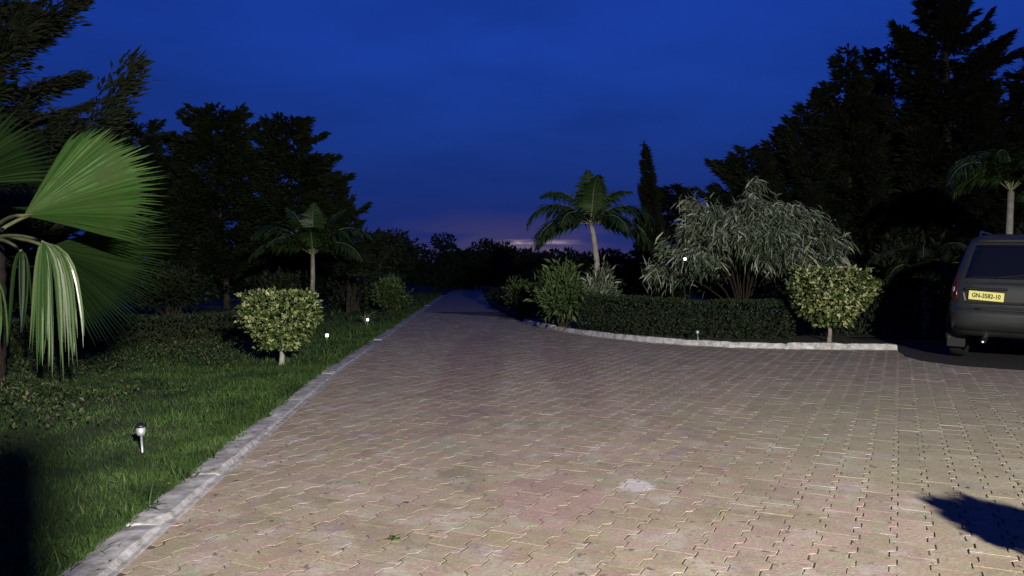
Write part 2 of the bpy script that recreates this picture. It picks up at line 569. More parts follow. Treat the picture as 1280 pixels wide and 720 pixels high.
def poly_sheet(name, pts, z, m, parent=None):
    import bmesh
    me = bpy.data.meshes.new(name)
    bm = bmesh.new()
    vs = [bm.verts.new((x, y, z)) for x, y in pts]
    f = bm.faces.new(vs)
    if f.normal.z < 0:
        f.normal_flip()
    bmesh.ops.triangulate(bm, faces=[f])
    bm.normal_update()
    for f in bm.faces:
        if f.normal.z < 0:
            f.normal_flip()
    bm.to_mesh(me)
    bm.free()
    me.materials.append(m)
    o = bpy.data.objects.new(name, me)
    C.objects.link(o)
    if parent:
        o.parent = parent
    return o


def inside(px, py, poly):
    poly = np.asarray(poly)
    c = np.zeros(len(px), dtype=bool)
    j = len(poly) - 1
    for i in range(len(poly)):
        xi, yi = poly[i]
        xj, yj = poly[j]
        hit = ((yi > py) != (yj > py)) & (px < (xj - xi) * (py - yi) / (yj - yi + 1e-12) + xi)
        c ^= hit
        j = i
    return c


# ------------------------------------------------------------------ ground, dark car-shadow sheet, lawn, planting bed
g = MB()
nx = 41
gx = np.sign(np.linspace(-1, 1, nx)) * np.abs(np.linspace(-1, 1, nx)) ** 2.2 * 700
gv = np.array([(x, y, 0.0) for y in gx for x in gx])
gf = np.array([(j * nx + i, j * nx + i + 1, (j + 1) * nx + i + 1, (j + 1) * nx + i) for j in range(nx - 1) for i in range(nx - 1)])
g.add(gv, gf)
tag(g.build('ground', M_earth), kind='structure')
tag(poly_sheet('car_shadow_sheet', [tuple(q) for q in SHADOW_EDGE_S] + [(20, 7.0), (20, 15.5), (6.5, 15.5)], 0.034, M_carshade), kind='structure')  # dark sheet shaped like the car's shadow, shade put into its colour

DRIVE = [(xk(y) + 0.23, y) for y in (-3, 0, 3.4, 6.3, 10.3, 15.2, 26, 46, 60)] + [(x, y) for x, y in RK] + [(x + .25, y + .2) for x, y in SHADOW_EDGE] + [(14, -3)]
drive = tag(poly_sheet('driveway', DRIVE, 0.012, M_sand), kind='structure')

# lawn and bed: gently uneven raised ground
def uneven(name, poly_fn, xs, ys, z0, amp, m, seed):
    rng = np.random.default_rng(seed)
    ph = rng.uniform(0, 6.28, 12)
    X, Y = [], []
    v, f = [], []
    n = len(xs)
    for y in ys:
        for s in xs:
            x = poly_fn(y, s)
            z = z0 + amp * (math.sin(x * 1.3 + ph[0]) * math.sin(y * .9 + ph[1]) + .5 * math.sin(x * 3.1 + ph[2]) * math.sin(y * 2.7 + ph[3])) * min(1, s * 4)
            v.append((x, y, z))
    for j in range(len(ys) - 1):
        for i in range(n - 1):
            f.append((j * n + i, j * n + i + 1, (j + 1) * n + i + 1, (j + 1) * n + i))
    o = MB().add(np.array(v), f).build(name, m, smooth=True)
    return tag(o, kind='structure')


uneven('lawn', lambda y, s: xk(y) + 0.03 - s * 16, np.linspace(0, 1, 60) ** 1.5, np.linspace(-3, 58, 160), 0.052, 0.02, M_lawn, 3)


rk = catmull(RK, 120)
bed_pts = [(x + 0.02, y + 0.02) for x, y in rk] + [(6.42, 15.2), (7.5, 15.3), (16, 15.3), (30, 22), (30, 60)]
tag(poly_sheet('planting_bed', bed_pts, 0.07, M_bed), kind='structure')

# ------------------------------------------------------------------ pavers (I-shaped interlocking blocks)
PL, PD = 0.200, 0.165
RA = R(26)
U = np.array([math.sin(RA), math.cos(RA)])
V = np.array([math.cos(RA), -math.sin(RA)])


def paver_template():
    gpx, ww, wn_ = 0.0022, 0.0985, 0.0665
    a, b, e = PL / 2 - gpx, PL / 4 + 0.012, PL / 4 - 0.012
    out = [(-a, -ww), (-b, -ww), (-e, -wn_), (e, -wn_), (b, -ww), (a, -ww), (a, ww), (b, ww), (e, wn_), (-e, wn_), (-b, ww), (-a, ww)]
    out = np.array([(x + math.copysign(.0019, x) * (abs(x) > .09), y - math.copysign(.0028, y)) for x, y in out])
    ins = np.array([(x - math.copysign(0.0004, x), y - math.copysign(0.0016, y)) for x, y in out])
    v = np.zeros((24, 3))
    v[:12, :2] = ins
    v[12:, :2] = out
    v[12:, 2] = -0.0055
    quads = np.array([(12 + i, 12 + (i + 1) % 12, (i + 1) % 12, i) for i in range(12)])
    return v, quads, np.arange(12)[None, :]


tv, tq, tp = paver_template()
rng = np.random.default_rng(11)
ii, jj = np.meshgrid(np.arange(-220, 220), np.arange(-220, 220))
uu = (ii + 0.5 * (jj % 2)) * PL
vv_ = jj * PD
PX = (uu * U[0] + vv_ * V[0]).ravel() + 0.3
PY = (uu * U[1] + vv_ * V[1]).ravel() + 8.0
keep = inside(PX, PY, [(xk(y) + 0.17, y) for y in (-1, 3.4, 6.3, 10.3, 15.2, 26)] + [(x - .05, y - .06) for x, y in RK if y < 26] + [(x + .22, y + .16) for x, y in SHADOW_EDGE] + [(9.5, 8.8), (9.5, -1)])
PX, PY = PX[keep], PY[keep]
n = len(PX)
jx, jy = rng.normal(0, 0.0012, n), rng.normal(0, 0.0012, n)
pz = 0.0260 + rng.normal(0, 0.00045, n) + 0.0006 * np.sin(PX * 1.1 + 1) * np.sin(PY * .8)
sink = rng.random(n) < 0.05
pz[sink] -= rng.uniform(0.0002, 0.0006, sink.sum())
rz = -RA + math.pi / 2 + rng.normal(0, 0.008, n)
tx, ty = rng.normal(0, 0.0042, n), rng.normal(0, 0.0042, n)
inview = (PY > 3.25) & (np.abs(PX) < PY * 0.66)
order = np.argsort(np.where(inview, PX ** 2 + PY ** 2, 1e9))
near = order[:300]
far = order[300:]
mbt = MB()
mbt.add(tv, tq)
mbt.f.setdefault(12, []).append(tp)
pm = mbt.mesh('paver', M_paver)
for k in near:
    o = bpy.data.objects.new('paver', pm)
    C.objects.link(o)
    o.parent = drive
    o.location = (PX[k] + jx[k], PY[k] + jy[k], pz[k])
    o.rotation_euler = (tx[k], ty[k], rz[k])
K = len(far)
cz, sz = np.cos(rz[far]), np.sin(rz[far])
X = cz[:, None] * tv[None, :, 0] - sz[:, None] * tv[None, :, 1]
Y = sz[:, None] * tv[None, :, 0] + cz[:, None] * tv[None, :, 1]
Z = tv[None, :, 2] + X * ty[far][:, None] + Y * tx[far][:, None]
av = np.stack([X + (PX + jx)[far][:, None], Y + (PY + jy)[far][:, None], Z + pz[far][:, None]], axis=2).reshape(-1, 3)
off = (np.arange(K) * 24)[:, None, None]
mf = MB()
mf.v.append(av.astype(np.float32))
mf.n = len(av)
mf.f[4] = [(tq[None] + off).reshape(-1, 4)]
mf.f[12] = [(tp[None] + off).reshape(-1, 12)]
tag(mf.build('paver_field', M_paver, drive), kind='stuff')
# jointing sand: almost flush in most places, washed out in others
sx_, sy_ = np.meshgrid(np.linspace(-2.9, 9.4, 150), np.linspace(-1, 25.5, 320))
sn = (np.sin(sx_ * 3.1 + np.sin(sy_ * 1.7) * 1.5) * np.sin(sy_ * 2.3 + np.sin(sx_ * 2.2) * 1.4) + .6 * np.sin(sx_ * 7.3 + 1) * np.sin(sy_ * 6.1 + 2))
sr = np.random.default_rng(12)
amp_ = np.clip((sx_ + 1.8) / 3.2, .15, 1)
szz = 0.0232 + .0012 * (1 - amp_) - .0026 * amp_ * np.clip(sn + sr.normal(0, .45, sn.shape), -.1, 1.3)
szz -= .0008 * np.clip((sx_ - 1.2) / 2, 0, 1)
sv = np.c_[sx_.ravel(), sy_.ravel(), szz.ravel()]
si = np.arange(150 * 320).reshape(320, 150)
sf = np.stack([si[:-1, :-1], si[:-1, 1:], si[1:, 1:], si[1:, :-1]], axis=-1).reshape(-1, 4)
sc_ = sv[sf].mean(axis=1)
sf = sf[inside(sc_[:, 0], sc_[:, 1], DRIVE)]
tag(MB().add(sv, sf).build('joint_sand', M_sand, drive, True), kind='stuff')
# beyond the last laid block the surface itself takes over
tag(poly_sheet('far_paving', [(xk(y) + 0.26, y) for y in (25.8, 46, 60)] + [(-2.25, 60), (-1.4, 40), (-0.8, 30), (-0.32, 25.8)], 0.0262, M_paver, drive), kind='stuff')


# ------------------------------------------------------------------ kerbs
def kerb_stone(length, w, h, seed, dip):
    """a cast kerb block with worn, uneven edges"""
    r = np.random.default_rng(seed)
    ns = 9
    ring = [(-w / 2, -0.06), (-w / 2 + .004, h * .72), (-w / 2 + .022, h - .004), (-.02, h), (w / 2 - .03, h - dip * .3), (w / 2 - .006, h * .62 - dip), (w / 2, -0.06)]
    v, f = [], []
    for i in range(ns):
        y = -length / 2 + 0.004 + (length - 0.008) * i / (ns - 1)
        e = 0.012 if i in (0, ns - 1) else 0.0
        for k, (x, z) in enumerate(ring):
            jn = r.normal(0, 0.0032, 3) if 0 < k < 6 else np.zeros(3)
            v.append((x * (1 - e) + jn[0], y + jn[1] * .4, z - (e if k in (2, 3, 4) else 0) + jn[2]))
    m = len(ring)
    for i in range(ns - 1):
        for k in range(m - 1):
            f.append((i * m + k, i * m + k + 1, (i + 1) * m + k + 1, (i + 1) * m + k))
    f.append(tuple(range(m))[::-1])
    f.append(tuple(range((ns - 1) * m, ns * m)))
    return MB().add(np.array(v), f)


def kerb(name, path, width, height, length, m, seed, gap_chance=0.0):
    """path runs along the kerb centre line; the +x side of a block faces the paving"""
    path = np.asarray(path)
    d = np.r_[0, np.cumsum(np.linalg.norm(np.diff(path, axis=0), axis=1))]
    r = np.random.default_rng(seed)
    # mortar bed under the blocks carries them
    tan = np.gradient(path, axis=0)
    tan /= np.linalg.norm(tan, axis=1)[:, None]
    nrm = np.stack([tan[:, 1], -tan[:, 0]], axis=1)
    bed = MB()
    a, b = path + nrm * (width / 2 + .02), path - nrm * (width / 2 + .02)
    q = len(path)
    bv = np.concatenate([np.c_[a, np.full(q, 0.034)], np.c_[b, np.full(q, 0.034)], np.c_[a, np.full(q, -.02)], np.c_[b, np.full(q, -.02)]])
    bf = []
    for i in range(q - 1):
        bf += [(i, i + 1, q + i + 1, q + i), (2 * q + i, 2 * q + i + 1, i + 1, i), (q + i, q + i + 1, 3 * q + i + 1, 3 * q + i)]
    bed.add(bv, bf)
    root = tag(bed.build(name, M_kerb), kind='structure')
    meshes = [kerb_stone(length, width, height, seed * 10 + k, dip).mesh('kerb_stone', m) for k, dip in enumerate((0, .004, .012, 0, .008))]
    cnt = max(1, round(d[-1] / length))
    fit = d[-1] / cnt
    for i in range(cnt):
        if r.random() < gap_chance:
            continue
        s = (i + .5) * fit
        p = [np.interp(s, d, path[:, k]) for k in range(2)]
        p2 = [np.interp(s + .1, d, path[:, k]) for k in range(2)]
        p0 = [np.interp(s - .1, d, path[:, k]) for k in range(2)]
        o = bpy.data.objects.new('kerb_stone', meshes[r.integers(len(meshes))])
        C.objects.link(o)
        o.parent = root
        ang = math.atan2(-(p2[0] - p0[0]), p2[1] - p0[1])
        o.location = (p[0], p[1], r.normal(0, .006))
        o.rotation_euler = (r.normal(0, .006), r.normal(0, .015), ang + r.normal(0, .006))
    return root


ys = np.linspace(-2, 44, 120)
kerb('left_kerb', np.c_[xk(ys) + 0.13, ys], 0.22, 0.058, 1.0, M_kerb, 5, 0.02)
sel = rk[(rk[:, 1] < 20.5)][::1]
kerb('right_kerb', sel, 0.15, 0.118, 0.9, M_kerbw, 8, 0.0)


# ------------------------------------------------------------------ vegetation generators
def conifer(name, label, loc, h, r, seed, p=0.8, base=0.06, boughs=150, tufts=44625, up=0.35, droop=0.25, tl=0.28, tw=0.06, lean=(0, 0), m=None, group=None, cat='tree'):
    rg = np.random.default_rng(seed)
    root = thing(name, label, cat, loc, rg.uniform(0, 6.28), group)
    tr = MB()
    zs = np.linspace(0, 1, 8)
    ax = lambda t: np.stack([lean[0] * t ** 2 * h + .02 * h * np.sin(t * 5 + seed), lean[1] * t ** 2 * h + .015 * h * np.sin(t * 4 + seed * 2), t * h], axis=-1)
    tr.tube(ax(zs), 0.017 * h * (1 - zs * .93) + .01, 8)
    t = base + (0.985 - base) * (np.arange(boughs) / boughs) ** 0.92
    clump = 0.82 + 0.25 * np.sin(t * 23 + seed) * rg.uniform(.5, 1, boughs)
    L = (r * (1 - t) ** p * clump * rg.uniform(.62, 1.15, boughs)) + .16 * (1.02 - t)
    az = np.arange(boughs) * GA + rg.normal(0, .35, boughs)
    o0 = ax(t)
    rad = np.stack([np.cos(az), np.sin(az), np.zeros(boughs)], axis=1)
    lat = np.stack([-np.sin(az), np.cos(az), np.zeros(boughs)], axis=1)
    upb = up * rg.uniform(.5, 1.4, boughs)
    drb = droop * rg.uniform(.4, 1.5, boughs)

    def P(i, s):
        return o0[i] + rad[i] * (L[i] * s)[:, None] + np.array([0, 0, 1.0]) * (L[i] * (.22 * s - drb[i] * s ** 2 + upb[i] * s ** 3))[:, None]
    ss = np.linspace(0, .85, 5)
    for i in range(0, boughs):
        if L[i] > .5 and i % 2 == 0:
            tr.tube(P(np.full(5, i), ss), .008 + .012 * L[i] * (1 - ss), 3, False)
    tr.build('trunk', M_bark, root, True)
    w = L ** 1.6
    bi = rg.choice(boughs, size=tufts, p=w / w.sum())
    s = rg.uniform(.12, 1, tufts) ** .62
    wid = L[bi] * (.30 * (1 - s) + .05) + .04
    q = rg.normal(0, 1, tufts) * .6
    tw, tl = tw * 1.12, tl * .80
    pos = P(bi, s) + lat[bi] * (q * wid)[:, None] + np.array([0, 0, 1.0]) * (rg.normal(0, .06, tufts) * (1.2 - s) * 1.4)[:, None]
    D = rad[bi] * (.6 + .6 * s)[:, None] + lat[bi] * (q * .8)[:, None] + np.array([0, 0, 1.0]) * (upb[bi] * 1.1 * s ** 2)[:, None] + rg.normal(0, .28, (tufts, 3))
    MB().leaves(pos, D, unit(rg, tufts) * .7 + np.array([0, 0, .8]), tl * rg.uniform(.5, 1.25, tufts), tw * rg.uniform(.6, 1.3, tufts)).build('crown', m or M_conifer, root)
    return root


def broadleaf(name, label, loc, h, r, seed, clumps=26, per=170, ls=0.2, m=None, group=None, cat='tree', trunk=True, zlo=.28):
    rg = np.random.default_rng(seed)
    root = thing(name, label, cat, loc, 0, group)
    cc = unit(rg, clumps) * rg.uniform(.35, 1, clumps)[:, None] ** .5
    cen = np.stack([cc[:, 0] * r * .8, cc[:, 1] * r * .8, h * (zlo + .9) / 2 + cc[:, 2] * h * (.88 - zlo) / 2], axis=1)
    tr = MB()
    tr.tube([(0, 0, 0), (.03 * h, .02 * h, h * .3), (0, 0, h * .6)], [.03 * h, .022 * h, .01 * h], 7)
    for c in cen[::2]:
        a = np.array([0, 0, h * rg.uniform(.15, .4)])
        tr.tube([a, (a + c) / 2 + np.array([0, 0, .05 * h]), c], [.012 * h, .008 * h, .003 * h], 4, False)
    tr.build('trunk', M_bark, root, True)
    P, N = [], []
    for c in cen:
        d = unit(rg, per)
        k = r * rg.uniform(.26, .46)
        q = d * (rg.uniform(.3, 1, per) ** .4)[:, None] * np.array([k, k, k * .72])
        P.append(c + q)
        N.append(d)
    P, N = np.concatenate(P), np.concatenate(N)
    P[:, 2] = np.maximum(P[:, 2], .05)
    nn = len(P)
    MB().leaves(P, N + unit(rg, nn) * .9, N + unit(rg, nn) * .6, ls * rg.uniform(.6, 1.4, nn), ls * .5 * rg.uniform(.6, 1.3, nn)).build('crown', m or M_dark, root)
    return root


def topiary(name, label, loc, w, z0, z1, seed, m, leaves=3600, ls=0.062):
    """clipped head on a short stem: broad flat shoulders, narrowing to the stem"""
    rg = np.random.default_rng(seed)
    root = thing(name, label, 'shrub', loc, rg.uniform(0, 6))
    st = MB()
    st.tube([(0, 0, -.03), (.015, .01, z0 * .6), (0, 0, z0 + .05)], [.045, .034, .032], 8)
    for k in range(11):
        a = k * GA
        e = np.array([math.cos(a), math.sin(a), 0]) * w * .33 * rg.uniform(.6, 1.1) + np.array([0, 0, z0 + (z1 - z0) * rg.uniform(.45, .85)])
        st.tube([(0, 0, z0 * .7), e * np.array([.4, .4, .7]) + np.array([0, 0, .03]), e], [.018, .012, .005], 5, False)
    st.build('stem', M_palebark, root, True)
    n_ = leaves
    t = rg.beta(1.4, 1.15, n_)
    az_ = rg.uniform(0, 2 * math.pi, n_)
    prof = np.interp(t, [0, .12, .32, .55, .78, .92, 1.0], [.34, .50, .76, .95, 1.0, .80, .36])
    lump = 1 + .07 * np.sin(az_ * 3 + seed) * np.sin(t * 7) + .06 * np.sin(az_ * 7 + t * 11 + seed) + .035 * np.sin(az_ * 13 + t * 23)
    fill = np.where(rg.random(n_) < .78, rg.uniform(.9, 1.04, n_), rg.uniform(.3, .95, n_))
    topf = rg.random(n_) < .16
    t[topf] = rg.uniform(.93, 1.03, topf.sum())
    fill[topf] = rg.uniform(0, 1, topf.sum()) ** .5
    rr = w / 2 * prof * lump * fill
    P = np.stack([np.cos(az_) * rr, np.sin(az_) * rr, z0 + (z1 - z0) * t + rg.normal(0, .012, n_)], axis=1)
    O = np.stack([np.cos(az_), np.sin(az_), (t - .45) * 1.5], axis=1)
    D = O * .6 + unit(rg, n_) * .8 + np.array([0, 0, .1])
    N = O + unit(rg, n_) * .55 + np.array([0, 0, .5])
    sz_ = ls * rg.uniform(.5, 1.5, n_)
    # stray shoots that escaped the shears
    sh = 40
    k_ = rg.integers(0, n_, sh)
    reach = rg.uniform(.03, .13, sh)
    SP, SD = [], []
    for j in range(7):
        SP.append(P[k_] + O[k_] / np.linalg.norm(O[k_], axis=1)[:, None] * (reach * j / 6)[:, None] + rg.normal(0, .008, (sh, 3)))
        SD.append(O[k_] + unit(rg, sh) * .9)
    P, D = np.concatenate([P] + SP), np.concatenate([D] + SD)
    N = np.concatenate([N, unit(rg, sh * 7) + np.array([0, 0, .6])])
    sz_ = np.concatenate([sz_, ls * rg.uniform(.5, 1.1, sh * 7)])
    MB().leaves(P, D, N, sz_, sz_ * .62, .18).build('foliage', m, root)
    return root


def shrub(name, label, loc, w, h, seed, m, leaves=2600, ls=0.09, asp=.38, stems=9, zlo=.06, group=None, cat='shrub'):
    rg = np.random.default_rng(seed)
    root = thing(name, label, cat, loc, rg.uniform(0, 6), group)
    st = MB()
    tips = []
    for k in range(stems * 3):
        a, e = rg.uniform(0, 6.28), rg.uniform(.2, 1)
        tip = np.array([math.cos(a) * w / 2 * e * .85, math.sin(a) * w / 2 * e * .85, h * (.95 - .55 * e ** 2) * rg.uniform(.7, 1.05)])
        tips.append(tip)
        st.tube([(tip[0] * .08, tip[1] * .08, 0), tip * np.array([.5, .5, .62]), tip], [.016, .011, .004], 4, False)
    st.build('stem', M_bark, root, True)
    tips = np.array(tips)
    k = rg.integers(len(tips), size=leaves)
    s = rg.uniform(.25, 1.08, leaves) ** .7
    P = tips[k] * np.stack([s, s, .35 + .65 * s], axis=1) + rg.normal(0, 1, (leaves, 3)) * np.array([w * .075, w * .075, h * .06])
    P[:, 2] = np.maximum(P[:, 2], zlo)
    O = P - np.array([0, 0, h * .4])
    O /= np.linalg.norm(O, axis=1)[:, None]
    sz_ = ls * rg.uniform(.6, 1.35, leaves)
    MB().leaves(P, O + unit(rg, leaves) * .8, unit(rg, leaves) + np.array([0, 0, 1.1]), sz_, sz_ * asp).build('foliage', m, root)
    return root


def frond_mesh(L, el, seed, leaflets=62, ll=.42, bend=1.5, lw=.032):
    """one feather leaf in its own frame: grows along +x from the origin, arches down"""
    rg = np.random.default_rng(seed)
    n_ = 18
    s = np.linspace(0, 1, n_)
    ang = el - bend * s ** 1.5
    step = L / (n_ - 1)
    x = np.r_[0, np.cumsum(np.cos(ang[:-1]) * step)]
    z = np.r_[0, np.cumsum(np.sin(ang[:-1]) * step)]
    y = .04 * L * np.sin(s * 3 + seed) * s
    path = np.stack([x, y, z], axis=1)
    ra = MB().tube(path, .016 * (1 - s * .85), 5)
    t = np.linspace(.16, .99, leaflets)
    base = np.stack([np.interp(t, s, path[:, k]) for k in range(3)], axis=1)
    a = np.interp(t, s, ang)
    fw = np.stack([np.cos(a), np.zeros(leaflets), np.sin(a)], axis=1)
    upv = np.stack([-np.sin(a), np.zeros(leaflets), np.cos(a)], axis=1)
    ln = ll * np.sin(np.clip(t * 1.02, 0, 1) ** .8 * math.pi * .86 + .28) * 1.0
    lf = MB()
    for sd in (-1, 1):
        D = fw * .62 + np.array([0, sd * 1.0, 0]) + upv * (.32 + rg.normal(0, .12, leaflets))[:, None] + rg.normal(0, .08, (leaflets, 3))
        side = np.cross(D, upv)
        lf.blades(base, D, np.maximum(ln, .08) * rg.uniform(.85, 1.1, leaflets), lw, .9 + rg.normal(0, .2, leaflets), fw + upv * .2)
    return ra, lf


def feather_palm(name, label, loc, th, trunk_pts, tr_rad, fronds, seed, m=None, group=None, lw=.032):
    """fronds: (azimuth deg, elevation deg, length, bend)"""
    root = thing(name, label, 'palm', loc, 0, group)
    tp_ = np.array(trunk_pts)
    MB().tube(tp_, tr_rad, 10).build('trunk', M_palebark, root, True)
    top = tp_[-1]
    for k, (a, e, L, bnd) in enumerate(fronds):
        ra, lf = frond_mesh(L, R(e), seed * 50 + k, ll=.42 * L / 1.4 + .10, bend=bnd, lw=lw)
        # the frond's rachis and its leaflets move together: leaf blade carries the stalk as a sub-part
        o = lf.build('frond', m or M_frond, root, loc=top, rot=(0, 0, R(a)))
        ra.build('rachis', M_petiole, o, True)
    return root


def fan_leaf(parent, hub, axis, normal, rad, t0, t1, segs, m, seed, origin, fused=.62, droop=.10, pleat=.012, ragged=.05, curl=.0, pet_r=.016):
    """one fan leaf: pleated blade of many segments, fused near the hub, split at the rim; its petiole runs back to the crown"""
    rg = np.random.default_rng(seed)
    a = np.array(axis, dtype=float)
    a /= np.linalg.norm(a)
    nrm = np.array(normal, dtype=float)
    nrm -= a * (nrm @ a)
    nrm /= np.linalg.norm(nrm)
    b = np.cross(nrm, a)
    hub = np.array(hub, dtype=float)
    mb = MB()
    dt = (t1 - t0) / segs
    rs = [.02, .2, .42, fused]

    def pt(r_, th, lift):
        q = hub + (a * math.cos(th) + b * math.sin(th)) * r_ * rad + nrm * lift - nrm * (curl * r_ ** 2 * rad)
        return q - np.array([0, 0, 1.0]) * droop * (r_ ** 2) * rad
    for i in range(segs):
        th = t0 + (i + .5) * dt
        R_ = rad * 0 + 1.0 * rg.uniform(1 - ragged, 1 + ragged * .4)
        v = []
        for r_ in rs:
            pl_ = pleat * (r_ / fused) * rad
            v += [pt(r_, th - dt / 2, -pl_), pt(r_, th, pl_), pt(r_, th + dt / 2, -pl_)]
        w_ = dt * .5 * .50
        rm = fused + (R_ - fused) * .5
        jit = rg.normal(0, dt * .16)
        v += [pt(rm, th - w_ * .9 + jit * .5, -pleat * rad * .4), pt(rm, th + jit * .5, pleat * rad), pt(rm, th + w_ * .9 + jit * .5, -pleat * rad * .4)]
        v.append(pt(R_, th + jit, -rg.uniform(0, .05) * rad))
        v = np.array(v)
        for lo_ in (0, 1):          # the two flanks of a pleat
            col = [k * 3 + lo_ for k in range(5)]
            vv2 = np.concatenate([v[col], v[[c + 1 for c in col]], v[15:16]])
            f = [(k, k + 5, k + 6, k + 1) for k in range(4)] + [(4, 9, 10)]
            mb.add(vv2, f)
    leaf = mb.build('leaf_blade', m, parent)
    o = np.array(origin, dtype=float)
    mid = (o + hub) / 2 + np.array([0, 0, .10 * np.linalg.norm(hub - o)])
    ts = np.linspace(0, 1, 8)[:, None]
    path = (1 - ts) ** 2 * o + 2 * ts * (1 - ts) * mid + ts ** 2 * hub
    MB().tube(np.vstack([path, hub + a * .07 * rad]), np.r_[np.linspace(pet_r * 1.6, pet_r, 8), pet_r * .4], 6).build('petiole', M_petiole, leaf, True)
    return leaf


def hedge(name, label, path, width, height, seed, m, leaves=12000, ls=.055, z0=.06):
    rg = np.random.default_rng(seed)
    path = np.asarray(path, dtype=float)
    root = thing(name, label, 'hedge', (path[0, 0], path[0, 1], z0))
    d = np.r_[0, np.cumsum(np.linalg.norm(np.diff(path, axis=0), axis=1))]
    rel = path - path[0]
    s = rg.uniform(0, d[-1], leaves)
    c = np.stack([np.interp(s, d, rel[:, k]) for k in range(2)], axis=1)
    c2 = np.stack([np.interp(s + .05, d, rel[:, k]) for k in range(2)], axis=1) - np.stack([np.interp(s - .05, d, rel[:, k]) for k in range(2)], axis=1)
    c2 /= np.linalg.norm(c2, axis=1)[:, None] + 1e-9
    nr = np.stack([c2[:, 1], -c2[:, 0]], axis=1)
    face = rg.random(leaves)
    q = np.where(face < .30, 1.0, np.where(face < .5, -1.0, rg.uniform(-1, 1, leaves)))
    z = np.where(face < .5, rg.uniform(.02, 1, leaves), np.where(face < .85, 1.0, rg.uniform(.1, .98, leaves)))
    wob = .05 * np.sin(s * 2.1 + seed) + .03 * np.sin(s * 5.3)
    h_ = height * (1 + .03 * np.sin(s * 1.7) + .02 * np.sin(s * 6.1 + 1))
    round_ = np.where(z > .9, 1 - (z - .9) * 1.2, 1)
    off_ = q * width / 2 * round_ * (1 + wob) + rg.normal(0, .02, leaves)
    P = np.c_[c + nr * off_[:, None], z * h_ + rg.normal(0, .018, leaves)]
    P[:, 2] = np.maximum(P[:, 2], .01)
    O = np.c_[nr * q[:, None], (z - .4) * 1.4]
    sz_ = ls * rg.uniform(.6, 1.4, leaves)
    MB().leaves(P, O * .5 + unit(rg, leaves) + np.array([0, 0, .2]), O + unit(rg, leaves) * .7, sz_, sz_ * .55).build('foliage', m, root)
    # twiggy core that keeps the hedge from being see-through
    st = MB()
    for k in range(int(d[-1] / .16)):
        ss = k * .16 + rg.uniform(0, .1)
        p = [np.interp(ss, d, rel[:, j]) for j in range(2)]
        for _ in range(3):
            e = np.array([p[0] + rg.normal(0, width * .22), p[1] + rg.normal(0, width * .22), height * rg.uniform(.6, .92)])
            st.tube([(p[0], p[1], 0), (e + np.array([p[0], p[1], 0])) / 2, e], [.014, .01, .004], 4, False)
    st.build('stem', M_bark, root)
    return root


# ------------------------------------------------------------------ big fan palm on the lawn
fp = thing('fan_palm', 'large fan palm with broad pleated leaves on the lawn', 'palm', (-5.62, 8.45, 0.04))
tk = MB()
zz = np.linspace(0, 1.75, 22)
tk.tube(np.c_[np.sin(zz * 1.1) * .05, np.cos(zz) * .03, zz], .17 + .014 * (np.arange(22) % 2) - .01 * zz, 12)
tk.build('trunk', M_fibre, fp, True)
crown = (0.02, 0.0, 1.6)
B = np.array([-5.62, 8.45, 0.04])
w2l = lambda p: tuple(np.array(p) - B)
# main raised leaf, facing the light
fan_leaf(fp, w2l((-4.50, 7.35, 1.84)), (0.97, 0.05, 0.16), (-0.15, -0.80, 0.55), 1.30, R(-24), R(76), 60, M_fan, 1, crown, fused=.66, droop=.06, ragged=.10)
# leaf behind and below it
fan_leaf(fp, w2l((-4.52, 7.75, 1.56)), (0.95, 0.18, -0.22), (-0.10, -0.88, 0.42), 1.17, R(-50), R(40), 52, M_fandark, 2, crown, fused=.66, droop=.05, ragged=.10)
# collapsed leaf hanging straight down
def hanging_leaf(parent, hub, n_, lens, xs, m, seed, origin):
    """a collapsed fan leaf: folded straps hanging almost parallel from the end of the petiole"""
    r_ = np.random.default_rng(seed)
    hub = np.array(hub, dtype=float)
    mb = MB()
    for i in range(n_):
        q = i / (n_ - 1)
        bx = xs[0] + (xs[1] - xs[0]) * q + r_.normal(0, .012)
        L = lens * r_.uniform(.72, 1.04) * (1 - .25 * abs(q - .45))
        t = np.linspace(0, 1, 9)
        px_ = hub[0] + bx * (1 - np.exp(-t * 3.2)) * 1.04 + r_.normal(0, .02) * t ** 2
        py_ = hub[1] + r_.normal(-.02, .05) * t
        pz_ = hub[2] + .07 * np.sin(np.clip(t * 5, 0, math.pi)) - L * t ** 1.12
        path = np.c_[px_, np.broadcast_to(py_, 9), pz_]
        w_ = .015 * np.sin(np.clip(t * .86 + .16, 0, 1) * math.pi) ** .7 + .001
        yaw = r_.uniform(-.9, .9)
        sd = np.array([math.cos(yaw), math.sin(yaw), 0])
        fd = np.array([-math.sin(yaw), math.cos(yaw), 0]) * -.8
        for sg_ in (-1, 1):
            v = np.concatenate([path, path + (sd * sg_)[None] * w_[:, None] - fd[None] * w_[:, None]])
            mb.add(v, [(k, k + 1, k + 10, k + 9) for k in range(8)])
    leaf = mb.build('leaf_blade', m, parent)
    o = np.array(origin, dtype=float)
    mid = (o + hub) / 2 + np.array([0, 0, .12])
    ts = np.linspace(0, 1, 8)[:, None]
    MB().tube((1 - ts) ** 2 * o + 2 * ts * (1 - ts) * mid + ts ** 2 * hub, np.linspace(.026, .013, 8), 6).build('petiole', M_petiole, leaf, True)
    return leaf


hanging_leaf(fp, w2l((-4.30, 7.30, 1.60)), 34, 1.26, (-.10, .36), M_fandry, 3, crown)
hanging_leaf(fp, w2l((-4.56, 7.40, 1.52)), 8, .95, (-.06, .10), M_fandark, 8, crown)
hanging_leaf(fp, w2l((-5.05, 7.6, 1.30)), 12, .85, (-.20, .26), M_fan, 9, crown)
